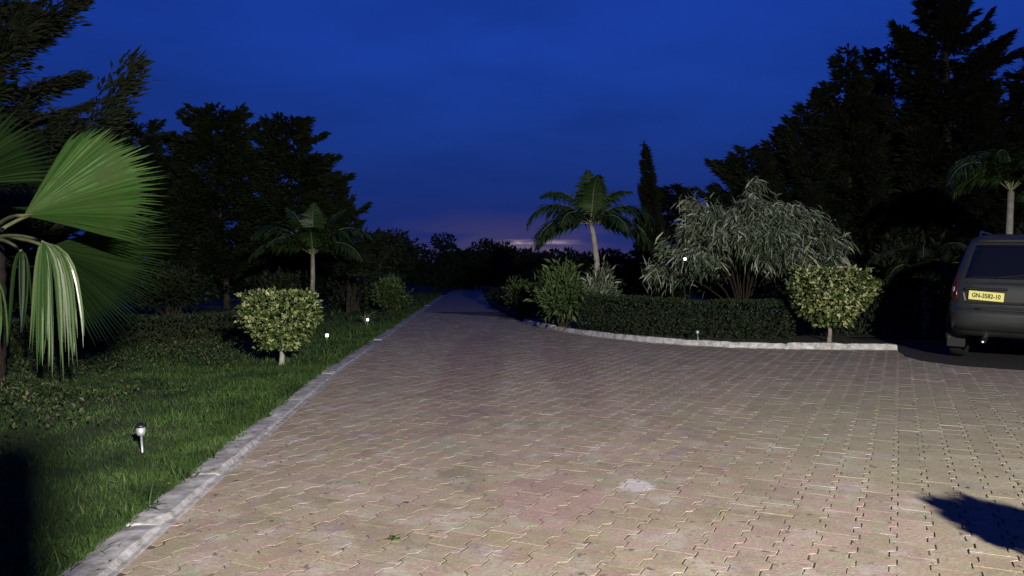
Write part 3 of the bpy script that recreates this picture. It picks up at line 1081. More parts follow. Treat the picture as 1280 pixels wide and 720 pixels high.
# leaves towards the trunk, above and below
fan_leaf(fp, w2l((-5.55, 7.85, 2.15)), (0.30, -0.10, 0.92), (0.25, -0.90, -0.2), 1.12, R(-65), R(60), 44, M_fandark, 5, crown, fused=.7, droop=.10)
fan_leaf(fp, w2l((-5.9, 7.7, 1.25)), (0.35, -0.55, -0.62), (0.1, -0.72, 0.65), 1.05, R(-55), R(55), 34, M_fan, 6, crown, fused=.62, droop=.18)
fan_leaf(fp, w2l((-6.2, 8.6, 1.9)), (-0.85, 0.25, 0.35), (0.1, -0.7, 0.7), 1.15, R(-85), R(85), 44, M_fandark, 7, crown)
fan_leaf(fp, w2l((-5.4, 9.1, 2.0)), (0.15, 0.85, 0.45), (0.1, -0.6, 0.8), 1.15, R(-85), R(85), 44, M_fandark, 9, crown)

# ------------------------------------------------------------------ feather palms
def spread(n_, seed, L, e0, e1, bend, lo=0.8):
    r = random.Random(seed)
    return [(k * 360 / n_ * 1.0 + r.uniform(-14, 14), e0 + (e1 - e0) * ((k * 0.618) % 1), L * r.uniform(lo, 1.08), bend * r.uniform(.85, 1.15)) for k in range(n_)]


feather_palm('feather_palm', 'slender pale-trunked palm with arching fronds between hedge and clipped bushes', (1.92, 18.2, .06), 2.5,
             [(0, 0, 0), (.05, 0, .8), (.02, 0, 1.5), (-.06, 0, 2.1), (-.12, 0, 2.36)], [.09, .075, .066, .058, .054],
             [(178, 46, 1.9, 2.5), (158, 66, 1.6, 1.8), (205, 18, 1.75, 2.0), (8, 44, 1.9, 2.5), (-20, 16, 1.8, 2.0), (188, 5, 1.5, 1.5), (-8, 5, 1.5, 1.5), (28, 66, 1.5, 1.5), (100, 84, 1.4, .7), (-80, 76, 1.35, 1.1),
              (-125, 30, 1.5, 1.7), (62, 36, 1.5, 1.8), (-55, 26, 1.4, 1.8), (130, 30, 1.4, 1.8)], 1, lw=.05)
feather_palm('feather_palm', 'dim bushy palm standing in front of the big dark trees', (-5.0, 20, .04), 1.55,
             [(0, 0, 0), (-.02, 0, .6), (.0, 0, 1.2), (0, 0, 1.7)], [.08, .062, .055, .05],
             [(182, 58, 1.9, 2.1), (160, 78, 1.5, 1.0), (200, 34, 1.8, 1.9), (0, 58, 1.9, 2.1), (-25, 34, 1.75, 1.9), (20, 76, 1.5, 1.0), (90, 86, 1.4, .5), (-85, 62, 1.4, 1.6), (-130, 44, 1.5, 1.7),
              (60, 50, 1.6, 1.7), (130, 50, 1.6, 1.7)], 2, lw=.05)
feather_palm('feather_palm', 'palm with pale forked trunk rising behind the parked car', (9.0, 14.4, .02), 2.7,
             [(0, 0, 0), (.03, 0, 1.0), (-.02, 0, 2.0), (.0, 0, 2.75)], [.085, .07, .06, .055],
             spread(13, 5, 1.55, 45, 88, 2.9), 3, lw=.04)
feather_palm('feather_palm', 'low young palm in the shade beside the parked car', (8.3, 16.0, .02), 1.2,
             [(0, 0, 0), (.02, 0, .5), (0, 0, 1.2)], [.08, .07, .06], spread(9, 8, 1.35, 40, 85, 2.6), 4, m=M_dark, lw=.05)

# ------------------------------------------------------------------ clipped shrubs and bushes
topiary('topiary_shrub', 'clipped yellow-green bush on a short pale stem at the lawn edge', (-3.12, 10.75, .04), .99, .24, .98, 3, M_topi2, 4200, .06)
topiary('topiary_shrub', 'bright golden clipped bush on a stem beside the white kerb', (5.68, 14.25, .06), 1.40, .32, 1.27, 4, M_topi, 4600, .085)
shrub('round_shrub', 'rounded dim green shrub beside the narrowing driveway', (-3.75, 24.6, .04), 1.45, 1.15, 12, M_bush, 2600, .11, .55)
shrub('leafy_shrub', 'loose light-tipped bush in front of the slender palm', (1.12, 17.6, .06), 1.55, 1.42, 13, M_bush, 2600, .16, .34)
shrub('leafy_shrub', 'small pale-leaved bush wrapped round the slender palm trunk', (1.95, 17.75, .06), 0.95, 1.38, 14, M_weep, 900, .17, .2, stems=6, zlo=.75)
shrub('round_shrub', 'low dim bush by the far right edge of the driveway', (0.25, 23.5, .06), 1.2, 1.05, 15, M_bush, 1800, .12, .45)
shrub('round_shrub', 'dark low bush between the driveway and the far trees', (1.2, 26.0, .06), 1.8, 1.2, 16, M_dark, 2200, .13, .5)
for k, (x, y, w, h) in enumerate([(0.95, 20.3, 1.1, .55), (0.45, 22.3, 1.0, .6), (0.15, 25.6, 1.3, .7), (-0.3, 29.5, 1.4, .8)]):
    shrub('edging_shrub', 'low unlit shrub edging the far right side of the driveway', (x, y, .06), w, h, 160 + k, M_dark, 1100, .10, .5, group='edging shrubs of the driveway')
# the weeping shrub
wp = thing('weeping_shrub', 'large grey-green weeping shrub with narrow drooping leaves behind the hedge', 'shrub', (5.05, 17.4, .06))
rg = np.random.default_rng(77)
stm, lfs = MB(), MB()
for k in range(74):
    a = k * GA + rg.normal(0, .25)
    e = math.sqrt((k + .5) / 74) * rg.uniform(.86, 1.08)
    tip = np.array([math.cos(a) * 2.02 * e + .08, math.sin(a) * 1.65 * e, 2.74 - 1.12 * e ** 2.4 + rg.normal(0, .17)])
    if k % 7 == 3:
        tip *= np.array([1.1, 1.1, .72])
    t = np.linspace(0, 1, 7)[:, None]
    mid = tip * np.array([.25, .25, .86])
    path = 2 * t * (1 - t) * mid + t ** 2 * tip
    if k % 3 == 0:
        stm.tube(path + rg.normal(0, .03, path.shape) * t, np.linspace(.026, .007, 7), 5, False)
    else:
        stm.tube(path[3:], np.linspace(.014, .006, 4), 4, False)
    out = np.r_[tip[:2] / (np.linalg.norm(tip[:2]) + .3), .25]
    # a tuft of narrow leaves at the branch end, looser ones further in
    nl = int(rg.uniform(110, 260))
    s_ = 1 - rg.uniform(0, 1, nl) ** 2.6 * .32
    base_ = np.stack([np.interp(s_, t[:, 0], path[:, j]) for j in range(3)], axis=1) + rg.normal(0, .085, (nl, 3))
    D = unit(rg, nl) * np.array([1, 1, .55]) + out * .7
    lfs.blades(base_, D, rg.uniform(.12, .32, nl), rg.uniform(.022, .048, nl), rg.uniform(.4, 2.1, nl), unit(rg, nl) + np.array([0, 0, .3]))
    # hanging skirts on the rim
    if e > .6 and math.cos(a) < -.1 or k % 5 == 0:
        nl = 30
        base_ = tip + rg.normal(0, .14, (nl, 3)) * np.array([1, 1, 1.6]) - np.array([0, 0, .15])
        lfs.blades(base_, unit(rg, nl) * .7 + np.array([0, 0, -.5]), rg.uniform(.14, .32, nl), rg.uniform(.016, .034, nl), rg.uniform(.6, 2.2, nl), unit(rg, nl) + np.array([0, 0, .3]))
stm.build('stem', M_fibre, wp, True)
lfs.build('foliage', M_weep, wp)

# hedges
hp = catmull([(1.75, 17.35), (2.5, 16.35), (3.4, 15.65), (4.3, 15.3), (5.3, 15.15)], 30)
hedge('clipped_hedge', 'dark low clipped hedge following the curved white kerb', hp, .85, .68, 5, M_hedge, 15000)
hedge('clipped_hedge', 'shadowy hedge behind the golden bush and the car', [(5.9, 16.0), (7.2, 16.2), (9.5, 16.1), (12.5, 15.9)], 1.0, 1.05, 6, M_hedge, 9000, .07)
hedge('clipped_hedge', 'low shaggy hedge running under the dark trees across the lawn', [(-4.8, 17.0), (-5.6, 15.2), (-7.2, 13.5), (-9.5, 12.5)], .9, .42, 7, M_dark, 6500, .075)
hedge('clipped_hedge', 'unlit hedge bordering the far left side of the driveway', [(-5.0, 24), (-5.3, 30), (-5.9, 40)], 1.0, 1.1, 9, M_dark, 6000, .11)

# ------------------------------------------------------------------ trees
G_L, G_R, G_F = 'dark trees beyond the lawn', 'dark conifers behind the planting bed', 'far trees closing the driveway'
conifer('conifer_tree', 'tall feathery conifer rising behind the fan palm', (-9.3, 13.2, .02), 9.5, 3.5, 21, p=.55, base=.12, boughs=120, tufts=67500, up=.5, droop=.25, tl=.27, tw=.048)
conifer('dark_tree', 'dark tree of the group beyond the lawn that shows between conifer and domed tree', (-12.6, 27, .02), 6.3, 2.7, 22, p=.33, base=.05, boughs=120, tufts=35062, tl=.34, tw=.10, m=M_dark, group=G_L)
conifer('dark_tree', 'tall dark tree with a domed crown, tallest of the group beyond the lawn', (-10.0, 27.5, .02), 6.9, 2.9, 23, p=.33, base=.05, boughs=120, tufts=38250, tl=.34, tw=.10, m=M_dark, group=G_L)
conifer('dark_tree', 'dark tree next to the tallest of the group beyond the lawn, nearer the driveway', (-7.75, 28, .02), 6.6, 2.9, 24, p=.36, base=.05, boughs=120, tufts=38250, tl=.34, tw=.10, m=M_dark, group=G_L)
conifer('dark_tree', 'dark tree half hidden behind the fan palm leaves', (-16.2, 26, .02), 6.4, 2.6, 30, p=.42, base=.05, boughs=110, tufts=28687, tl=.36, tw=.11, m=M_dark, group=G_L)
conifer('dark_tree', 'lower dark tree with upswept branches at the end of the group', (-6.55, 29, .02), 4.9, 2.0, 25, p=.55, base=.03, boughs=100, tufts=28687, up=.6, tl=.34, tw=.09, m=M_dark)
broadleaf('dark_tree', 'small round dark tree beside the far driveway', (-6.1, 33.5, .02), 3.2, 1.5, 26, 20, 150, .22)
broadleaf('dark_tree', 'squat dark tree near the end of the driveway', (-6.6, 41, .02), 3.5, 1.9, 27, 22, 150, .26)
for k, (x, y, h, r) in enumerate([(-5.6, 58, 4.1, 2.4), (-3.4, 62, 3.6, 2.2), (-1.3, 60, 4.0, 2.1), (0.9, 57, 2.9, 2.0), (3.4, 55, 2.7, 2.2), (6.0, 56, 3.1, 2.4), (-9.5, 56, 4.4, 2.8)]):
    broadleaf('distant_tree', 'black rounded tree on the skyline past the end of the driveway', (x, y, .01), h, r, 40 + k, 24, 130, .34, group=G_F, zlo=.08)
for k, (x, y, w, h) in enumerate([(-9.2, 21.5, 2.6, 1.5), (-11.8, 20.5, 2.8, 1.7), (-7.0, 23.5, 2.4, 1.3), (-14.5, 19.5, 3.0, 2.0)]):
    shrub('understory_shrub', 'unlit shrub under the big trees beyond the lawn', (x, y, .02), w, h, 60 + k, M_dark, 2400, .16, .5, group='unlit shrubs under the trees', cat='shrub')

conifer('cypress_tree', 'narrow pointed cypress like a spire behind the palm', (5.1, 30, .02), 6.3, .60, 31, p=1.0, base=.03, boughs=150, tufts=22312, up=.9, droop=.0, tl=.30, tw=.07)
conifer('conifer_tree', 'flat-branched dark conifer beside the spire cypress', (6.3, 31.5, .02), 4.7, 1.9, 32, p=.35, base=.1, boughs=70, tufts=19125, up=.15, droop=.1, tl=.34, tw=.08)
conifer('conifer_tree', 'shortest dark conifer of the group behind the weeping shrub', (7.3, 24.5, .02), 5.1, 2.6, 33, p=.5, boughs=120, tufts=38250, up=.45, tl=.32, tw=.07)
conifer('conifer_tree', 'mid-height conifer with ragged tip behind the golden bush', (8.75, 24, .02), 6.3, 2.9, 34, p=.6, boughs=120, tufts=38250, up=.45, tl=.32, tw=.07)
conifer('conifer_tree', 'tall dark conifer with stepped ragged side branches', (9.9, 23.5, .02), 8.0, 3.2, 35, p=.8, boughs=130, tufts=44625, up=.5, tl=.34, tw=.075)
conifer('conifer_tree', 'tallest conifer of the dark group, its tip above the others', (12.1, 22.5, .02), 10.6, 3.1, 36, p=.62, boughs=140, tufts=51000, up=.5, tl=.34, tw=.075)
conifer('conifer_tree', 'broad dark conifer behind the parked car', (14.8, 22, .02), 7.4, 3.1, 37, p=.45, boughs=130, tufts=44625, up=.45, tl=.34, tw=.075)
conifer('conifer_tree', 'dark conifer in the back row past the parked car', (18.4, 24, .02), 8.0, 3.0, 38, p=.6, boughs=120, tufts=31875, up=.45, tl=.36, tw=.085)
conifer('conifer_tree', 'dark conifer filling the gap behind the stepped conifer', (12.4, 26.5, .02), 8.8, 3.2, 39, p=.5, boughs=110, tufts=24000, up=.45, tl=.38, tw=.09)
conifer('conifer_tree', 'dark conifer filling the gap behind the tallest conifer', (15.2, 27, .02), 8.0, 3.2, 40, p=.5, boughs=110, tufts=24000, up=.45, tl=.38, tw=.09)
for k, (x, y, w, h) in enumerate([(7.4, 20.2, 2.8, 2.0), (9.8, 19.5, 3.0, 2.2), (12.4, 18.8, 3.2, 2.4), (15.2, 18.5, 3.2, 2.2), (4.0, 22.5, 2.6, 1.3)]):
    shrub('understory_shrub', 'unlit bush below the dark conifers', (x, y, .02), w, h, 80 + k, M_dark, 2600, .17, .5, group='unlit bushes under the conifers')

# far-off wood that closes the horizon
rg = np.random.default_rng(90)
fw_ = MB()
nn = 26000
ang = rg.uniform(-1.1, 1.1, nn)
rr = rg.uniform(78, 96, nn)
hh = 2.1 + .7 * np.sin(ang * 31) * np.sin(ang * 13 + 1) + .35 * np.sin(ang * 77)
P = np.c_[np.sin(ang) * rr, np.cos(ang) * rr, hh * rg.uniform(0, 1, nn) ** .7]
fw_.leaves(P, unit(rg, nn) + np.array([0, 0, .6]), unit(rg, nn), rg.uniform(.4, .95, nn), rg.uniform(.25, .5, nn))
tag(fw_.build('distant_wood', M_dark), 'low black band of far-off woodland along the horizon', 'woodland', kind='stuff')

# ------------------------------------------------------------------ grass and ground cover
rg = np.random.default_rng(101)


def lawn_z(x, y):
    return 0.05


gr = MB()
for (y0, y1, depth, cnt, bl, bw) in [(2.0, 6.5, 4.0, 120000, .050, .0042), (6.5, 11, 6.0, 70000, .065, .007), (11, 20, 7.5, 22000, .10, .014), (20, 44, 3.5, 6000, .14, .03)]:
    y = rg.uniform(y0, y1, cnt)
    s = rg.uniform(0, 1, cnt) ** 1.7
    x = xk(y) + .05 - s * depth
    patch = .55 + .45 * np.sin(x * 2.3 + 1) * np.sin(y * 1.7) + rg.normal(0, .3, cnt)
    kp = (patch > rg.uniform(-.45, .6, cnt)) | (s < .12)
    x, y = x[kp], y[kp]
    m_ = len(x)
    tall = rg.uniform(.5, 1.3, m_) * (1 + .7 * (rg.random(m_) < .08))
    D = np.c_[rg.normal(0, .38, m_), rg.normal(0, .38, m_), np.ones(m_)]
    gr.blades(np.c_[x, y, np.full(m_, .035)], D, bl * tall, bw * rg.uniform(.7, 1.3, m_), rg.uniform(.1, .7, m_), np.c_[unit(rg, m_)[:, :2], np.zeros(m_)])
# taller tufts and weeds crowding the kerb
tc_ = 420
ty_ = 3 + rg.uniform(0, 1, tc_) ** 1.5 * 20
tx_ = xk(ty_) + .07 - rg.uniform(0, 1, tc_) ** 2 * 1.6
rep_ = 16
x = np.repeat(tx_, rep_) + rg.normal(0, .022, tc_ * rep_)
y = np.repeat(ty_, rep_) + rg.normal(0, .022, tc_ * rep_)
hh_ = np.repeat(rg.uniform(.05, .15, tc_), rep_) * rg.uniform(.5, 1.2, tc_ * rep_)
m_ = tc_ * rep_
gr.blades(np.c_[x, y, np.full(m_, .04)], np.c_[rg.normal(0, .55, (m_, 2)), np.ones(m_)], hh_, .009 * rg.uniform(.6, 1.3, m_) * (1 + y / 20), rg.uniform(.3, 1.5, m_), np.c_[unit(rg, m_)[:, :2], np.zeros(m_)])
# thin fringe growing along the right-hand bed
idx = rg.integers(0, len(rk) - 1, 5200)
ox = rg.uniform(.15, 1.0, 5200)
tn = np.gradient(rk, axis=0)
tn /= np.linalg.norm(tn, axis=1)[:, None]
px_ = rk[idx] + np.c_[-tn[idx, 1], tn[idx, 0]] * ox[:, None] + rg.normal(0, .06, (5200, 2))
gr.blades(np.c_[px_, np.full(5200, .06)], np.c_[rg.normal(0, .5, (5200, 2)), np.ones(5200)], rg.uniform(.04, .10, 5200), .014, rg.uniform(.2, 1.2, 5200), np.c_[unit(rg, 5200)[:, :2], np.zeros(5200)])
tag(gr.build('grass', M_grass), 'short green grass covering the lawn and bed edge', 'grass', kind='stuff')

gc = MB()
cnt = 60000
y = 3.0 + rg.uniform(0, 1, cnt) ** 1.2 * 16
x = xk(y) - 1.0 - rg.uniform(0, 1, cnt) ** .8 * 6.5
cl = np.sin(x * 1.9 + .5) * np.sin(y * 1.3 + 2) + .6 * np.sin(x * 4.1) * np.sin(y * 3.7)
kp = cl + np.clip((xk(y) - 1.9 - x) * .7, -.6, .8) > rg.uniform(-.7, .9, cnt)
x, y, cl = x[kp], y[kp], cl[kp]
m_ = len(x)
z = .05 + rg.uniform(0, 1, m_) * (.07 + .14 * np.clip(cl + .4, 0, 1.3))
sz_ = rg.uniform(.025, .062, m_)
gc.leaves(np.c_[x, y, z], unit(rg, m_) + np.array([0, 0, .25]), unit(rg, m_) * .8 + np.array([0, 0, 1]), sz_, sz_ * .55)
tag(gc.build('ground_cover', M_cover), 'low weedy leaf cover mixed into the lawn', 'ground cover', kind='stuff')

lt_ = MB()
q = 330
ly = 3.2 + rg.uniform(0, 1, q) ** 1.3 * 13
lx = np.where(rg.random(q) < .55, xk(ly) + rg.normal(.28, .30, q), rg.uniform(-2, 6, q))
lx = np.maximum(lx, xk(ly) - .5)
lx = np.where(lx < xk(ly) + .25, lx, np.minimum(lx, ly * .64))
lz = np.where(lx < xk(ly) + .26, .075, .0285)
sz_ = rg.uniform(.012, .038, q)
lt_.leaves(np.c_[lx, ly, lz], unit(rg, q) * np.array([1, 1, .12]), unit(rg, q) * .25 + np.array([0, 0, 1]), sz_, sz_ * .5, .3)
tag(lt_.build('leaf_litter', M_litter), 'scattered small dry leaves and debris along the kerb and paving', 'leaf litter', kind='stuff')
# weed between the pavers and the pale strap-leaved clump by the kerb
wd = MB()
rg = np.random.default_rng(5)
wd.leaves(rg.normal(0, .012, (26, 3)) * np.array([1, 1, .2]) + np.array([0, 0, .008]), unit(rg, 26) * np.array([1, 1, .35]) + np.array([0, 0, .25]), unit(rg, 26) * .4 + np.array([0, 0, 1]), rg.uniform(.018, .04, 26), .014)
tag(wd.build('weed', M_bush, loc=(-.57, 3.83, .024)), 'tiny green weed sprouting between the driveway pavers', 'weed')
sp = thing('strap_leaf_plant', 'clump of pale arching strap leaves at the lawn edge', 'plant', (-3.55, 19.3, .04))
for k in range(9):
    lf = MB()
    a = k * GA
    L = .34 + .3 * ((k * .37) % 1)
    s = np.linspace(0, 1, 7)
    el = R(72 - 30 * ((k * .61) % 1)) - s * 1.3
    hx = np.r_[0, np.cumsum(np.cos(el[:-1]) * L / 6)]
    hz = np.r_[0, np.cumsum(np.sin(el[:-1]) * L / 6)]
    wv = .022 * np.sin(np.clip(s * .9 + .12, 0, 1) * math.pi) + .002
    v, f = [], []
    for i in range(7):
        for sgn in (-1, 0, 1):
            v.append((hx[i] * math.cos(a) - sgn * wv[i] * math.sin(a), hx[i] * math.sin(a) + sgn * wv[i] * math.cos(a), hz[i] + abs(sgn) * wv[i] * .5))
    for i in range(6):
        for j in range(2):
            f.append((i * 3 + j, i * 3 + j + 1, i * 3 + j + 4, i * 3 + j + 3))
    lf.add(np.array(v), f).build('leaf', M_strap, sp, True)


# ------------------------------------------------------------------ garden lights
def stake_light(label, loc, lit, scale=1.0, tilt=(0, 0), group=None):
    root = thing('garden_stake_light', label, 'garden light', loc, 0, group)
    root.rotation_euler = (tilt[0], tilt[1], 0)
    root.scale = (scale,) * 3
    MB().tube([(0, 0, -.05), (0, 0, .15)], [.0075, .0075], 8).build('stake', M_satin, root, True)
    MB().lathe([(.012, .125), (.026, .132), (.031, .150), (.031, .186)], 14).build('lens', M_lit if lit else M_satin, root, True)
    cap = MB().lathe([(.036, .186), (.038, .192), (.036, .201), (.024, .210), (.006, .214)], 14).build('cap', M_black if not lit else M_steel, root, True)
    MB().box((0, 0, .2145), (.022, .022, .004), .001).build('solar_cell', M_glass, cap)
    return root


stake_light('unlit chrome stake light with black cap standing in the near grass', (-2.60, 5.58, .045), False, 1.0, (.03, -.05))
stake_light('unlit thin stake light leaning beside the white kerb', (3.36, 14.35, .07), False, 1.05, (0, -.09))
stake_light('glowing white stake light in the grass beyond the clipped bush', (-3.42, 14.7, .0), True, .95)
stake_light('glowing stake light among the pale strap leaves', (-3.45, 19.0, .03), True, .95)
stake_light('tiny glowing light at the far right edge of the driveway', (-.72, 34, .07), True, 1.35)
gl = thing('globe_lamp', 'small glowing globe lamp on a thin black post in the weeping shrub', 'lamp', (3.42, 15.75, .06))
MB().tube([(0, 0, 0), (0, 0, 1.46)], [.014, .011], 8).build('post', M_black, gl, True)
MB().lathe([(.012, 1.46), (.03, 1.475), (.03, 1.49)], 12).build('collar', M_black, gl, True)
MB().lathe([(.016, 1.488), (.025, 1.500), (.030, 1.518), (.025, 1.536), (.013, 1.547), (.003, 1.550)], 14).build('globe', M_lit, gl, True)

# ------------------------------------------------------------------ flood light behind the camera, unseen post and pot added to cast shadows
fl = thing('flood_light', 'square flood light on a steel pole lighting the paved yard', 'flood light', (LAMP_POS[0], LAMP_POS[1] - .25, 0))
MB().lathe([(.11, 0), (.11, .012), (.05, .02), (.045, 3.95), (.0, 3.96)], 12).build('pole', M_greym, fl, True)
MB().box((0, .12, 3.98), (.05, .24, .04), .006).build('bracket', M_greym, fl)
hd = MB().box((0, .20, 4.03), (.34, .10, .26), .02, (R(-14), 0, 0)).build('housing', M_black, fl)
MB().box((0, .256, 4.016), (.29, .006, .21), .002, (R(-14), 0, 0)).build('lens', M_flood, hd)
ld = bpy.data.lights.new('flood_beam', 'SPOT')
ld.energy = LAMP_POWER
ld.color = (1.0, 0.945, 0.87)
ld.shadow_soft_size = 0.13
ld.spot_size = R(104)
ld.spot_blend = 1.0
lo = bpy.data.objects.new('flood_beam', ld)
C.objects.link(lo)
lo.location = (LAMP_POS[0], LAMP_POS[1] + .10, LAMP_POS[2])
dirv = Vector((0.6, 4.2, 0.0)) - Vector(LAMP_POS)
lo.rotation_euler = dirv.to_track_quat('-Z', 'Y').to_euler()
bpy.context.view_layer.update()
lo.parent = fl
lo.matrix_parent_inverse = fl.matrix_world.inverted()

pp = thing('shadow_post', 'slim cream plastered post out of view, added to cast a shadow on the lawn', 'post', (1.25, -2.2, 0.0))  # unseen post, added to throw the dark strip across the grass
MB().box((0, 0, 1.40), (.17, .17, 2.8), .012).build('shadow_post_shaft', M_shadowpost, pp)
MB().box((0, 0, .09), (.20, .20, .18), .015).build('base', M_shadowpost, pp)
MB().box((0, 0, 2.77), (.17, .17, .10), .015).build('shadow_post_capital', M_shadowpost, pp)

pot = thing('shadow_pot', 'red clay flower pot with a leafy plant out of view, added to shadow the pavers', 'flower pot', (2.69, 2.60, .024))  # unseen pot, added for the shadow it throws on the pavers
MB().lathe([(.11, 0), (.15, .20), (.175, .30), (.185, .30), (.185, .34), (.165, .34), (.155, .29), (.0, .28)], 20).build('shadow_pot_body', M_terra, pot, True)
rg = np.random.default_rng(3)
lf = MB()
P = unit(rg, 1100) * (rg.uniform(.2, 1, 1100) ** .5)[:, None] * np.array([.25, .25, .20]) + np.array([0, 0, .52])
lf.leaves(P, unit(rg, 1100) + np.array([0, 0, .3]), unit(rg, 1100) + np.array([0, 0, 1]), .09, .06)
lf.build('foliage', M_bush, pot)
st = MB()
for k in range(8):
    a = k * GA
    st.tube([(0, 0, .26), (.06 * math.cos(a), .06 * math.sin(a), .42), (.16 * math.cos(a), .16 * math.sin(a), .58)], [.01, .008, .004], 5, False)
st.build('stem', M_bark, pot)

# ------------------------------------------------------------------ parked car (rear at local y = 0, nose towards +y)
car = thing('parked_car', 'dark sport utility car with yellow rear number plate parked at the driveway edge', 'car', (6.98, 10.95, 0.034), R(-36))
car.rotation_euler = (0, R(1.6), R(-36))
ZL = np.array([.36, .42, .55, .72, .80, .95, 1.06, 1.12, 1.18, 1.40, 1.60, 1.74, 1.81, 1.84])
YR = np.array([.10, .02, -.05, -.06, .0, .0, .015, .035, .06, .16, .27, .38, .52, .80])
YF = np.array([4.55, 4.66, 4.74, 4.74, 4.68, 4.60, 4.45, 3.75, 3.48, 3.08, 2.72, 2.45, 2.20, 1.95])
HW = np.array([.86, .90, .925, .93, .93, .93, .915, .895, .88, .82, .765, .71, .62, .45])
NP = np.array([7, 7, 7, 7.5, 7.5, 7.5, 7.5, 7.5, 7.5, 7, 7, 6.5, 6, 5])


def lay(z):
    return [np.interp(z, ZL, q) for q in (YR, YF, HW, NP)]


def rear_y(x, z):
    yr, yf, hw, n_ = lay(z)
    h_ = (yf - yr) / 2
    nn_ = n_
    q = np.clip(1 - (abs(x) / hw) ** nn_, 0, 1) ** (1 / (nn_ * 1.6))
    return (yr + yf) / 2 - h_ * q if abs(x) < hw else (yr + yf) / 2


def side_x(y, z):
    yr, yf, hw, n_ = lay(z)
    c_, h_ = (yr + yf) / 2, (yf - yr) / 2
    u = min(abs(y - c_) / h_, 1)
    return hw * (1 - u ** (n_ * 1.6)) ** (1 / n_)


zz = np.unique(np.concatenate([np.linspace(ZL[i], ZL[i + 1], 3) for i in range(len(ZL) - 1)]))
nseg = 72
body_v, body_f = [], []
for z in zz:
    yr, yf, hw, n_ = lay(z)
    for k in range(nseg):
        t = 2 * math.pi * k / nseg
        c_, s_ = math.cos(t), math.sin(t)
        x = hw * math.copysign(abs(c_) ** (2 / n_), c_)
        y = (yr + yf) / 2 + (yf - yr) / 2 * math.copysign(abs(s_) ** (2 / (n_ * 1.6)), s_)
        body_v.append((x, y, z))
for i in range(len(zz) - 1):
    for k in range(nseg):
        body_f.append((i * nseg + k, i * nseg + (k + 1) % nseg, (i + 1) * nseg + (k + 1) % nseg, (i + 1) * nseg + k))
body_f.append(tuple(range(nseg))[::-1])
body_f.append(tuple(range((len(zz) - 1) * nseg, len(zz) * nseg)))
body = MB().add(np.array(body_v), body_f).build('body', M_paint, car, True)


def rear_patch(x0, x1, z0, z1, proud, m, name, parent, nx_=10, nz_=8, taper=0.0, smooth=True, rnd=.0):
    v, f = [], []
    for lay_ in (0, 1):
        for j in range(nz_ + 1):
            z = z0 + (z1 - z0) * j / nz_
            tp2 = 1 - taper * j / nz_
            for i in range(nx_ + 1):
                x = (x0 + x1) / 2 + (x1 - x0) * (i / nx_ - .5) * tp2
                edge = (i in (0, nx_)) or (j in (0, nz_))
                pr = (proud if not edge else proud * .3) if lay_ == 0 else -.02
                v.append((x, rear_y(x, z) - pr, z))
    w_ = nx_ + 1
    tot = w_ * (nz_ + 1)
    for j in range(nz_):
        for i in range(nx_):
            a = j * w_ + i
            f.append((a, a + 1, a + w_ + 1, a + w_))
    bd = [i for i in range(w_)] + [j * w_ + nx_ for j in range(1, nz_ + 1)] + [nz_ * w_ + i for i in range(nx_ - 1, -1, -1)] + [j * w_ for j in range(nz_ - 1, 0, -1)]
    for a, b in zip(bd, bd[1:] + bd[:1]):
        f.append((a, a + tot, b + tot, b))
    return MB().add(np.array(v), f).build(name, m, parent, smooth)


def side_patch(sgn, y0, y1, z0, z1, proud, m, name, parent, slant0=0.0, slant1=0.0):
    v, f = [], []
    ny, nz_ = 8, 5
    for j in range(nz_ + 1):
        z = z0 + (z1 - z0) * j / nz_
        a0, a1 = y0 + slant0 * j / nz_, y1 - slant1 * j / nz_
        for i in range(ny + 1):
            y = a0 + (a1 - a0) * i / ny
            v.append((sgn * (side_x(y, z) + proud), y, z))
    for j in range(nz_):
        for i in range(ny):
            a = j * (ny + 1) + i
            q = (a, a + ny + 1, a + ny + 2, a + 1)
            f.append(q if sgn > 0 else q[::-1])
    o = MB().add(np.array(v), f).build(name, m, parent, True)
    sm = o.modifiers.new('thickness', 'SOLIDIFY')
    sm.thickness = .008
    return o


gate = rear_patch(-.80, .80, .82, 1.13, .006, M_paint, 'tailgate', car, 14, 6)
rear_patch(-.70, .70, 1.18, 1.66, .008, M_glass, 'rear_window', car, 14, 10, .14)
rear_patch(-.66, .66, 1.70, 1.76, .05, M_paint, 'roof_spoiler', car, 12, 3, .05)
bump_ = rear_patch(-.90, .90, .44, .76, .05, M_paint, 'rear_bumper', car, 20, 6)
rear_patch(-.55, .55, .735, .765, .075, M_paint, 'step_strip', car, 12, 2)
for sg in (-1, 1):
    a, b = (-.915, -.79) if sg < 0 else (.79, .915)
    tl_ = rear_patch(a, b, .86, 1.30, .012, M_red, 'tail_light', car, 6, 8)
    rear_patch(a + .03, b - .03, .97, 1.06, .020, M_clearlens, 'reversing_lens', tl_, 4, 3)
    rear_patch(sg * .80 - .07, sg * .80 + .07, .585, .62, .056, M_red, 'reflector', car, 6, 2)
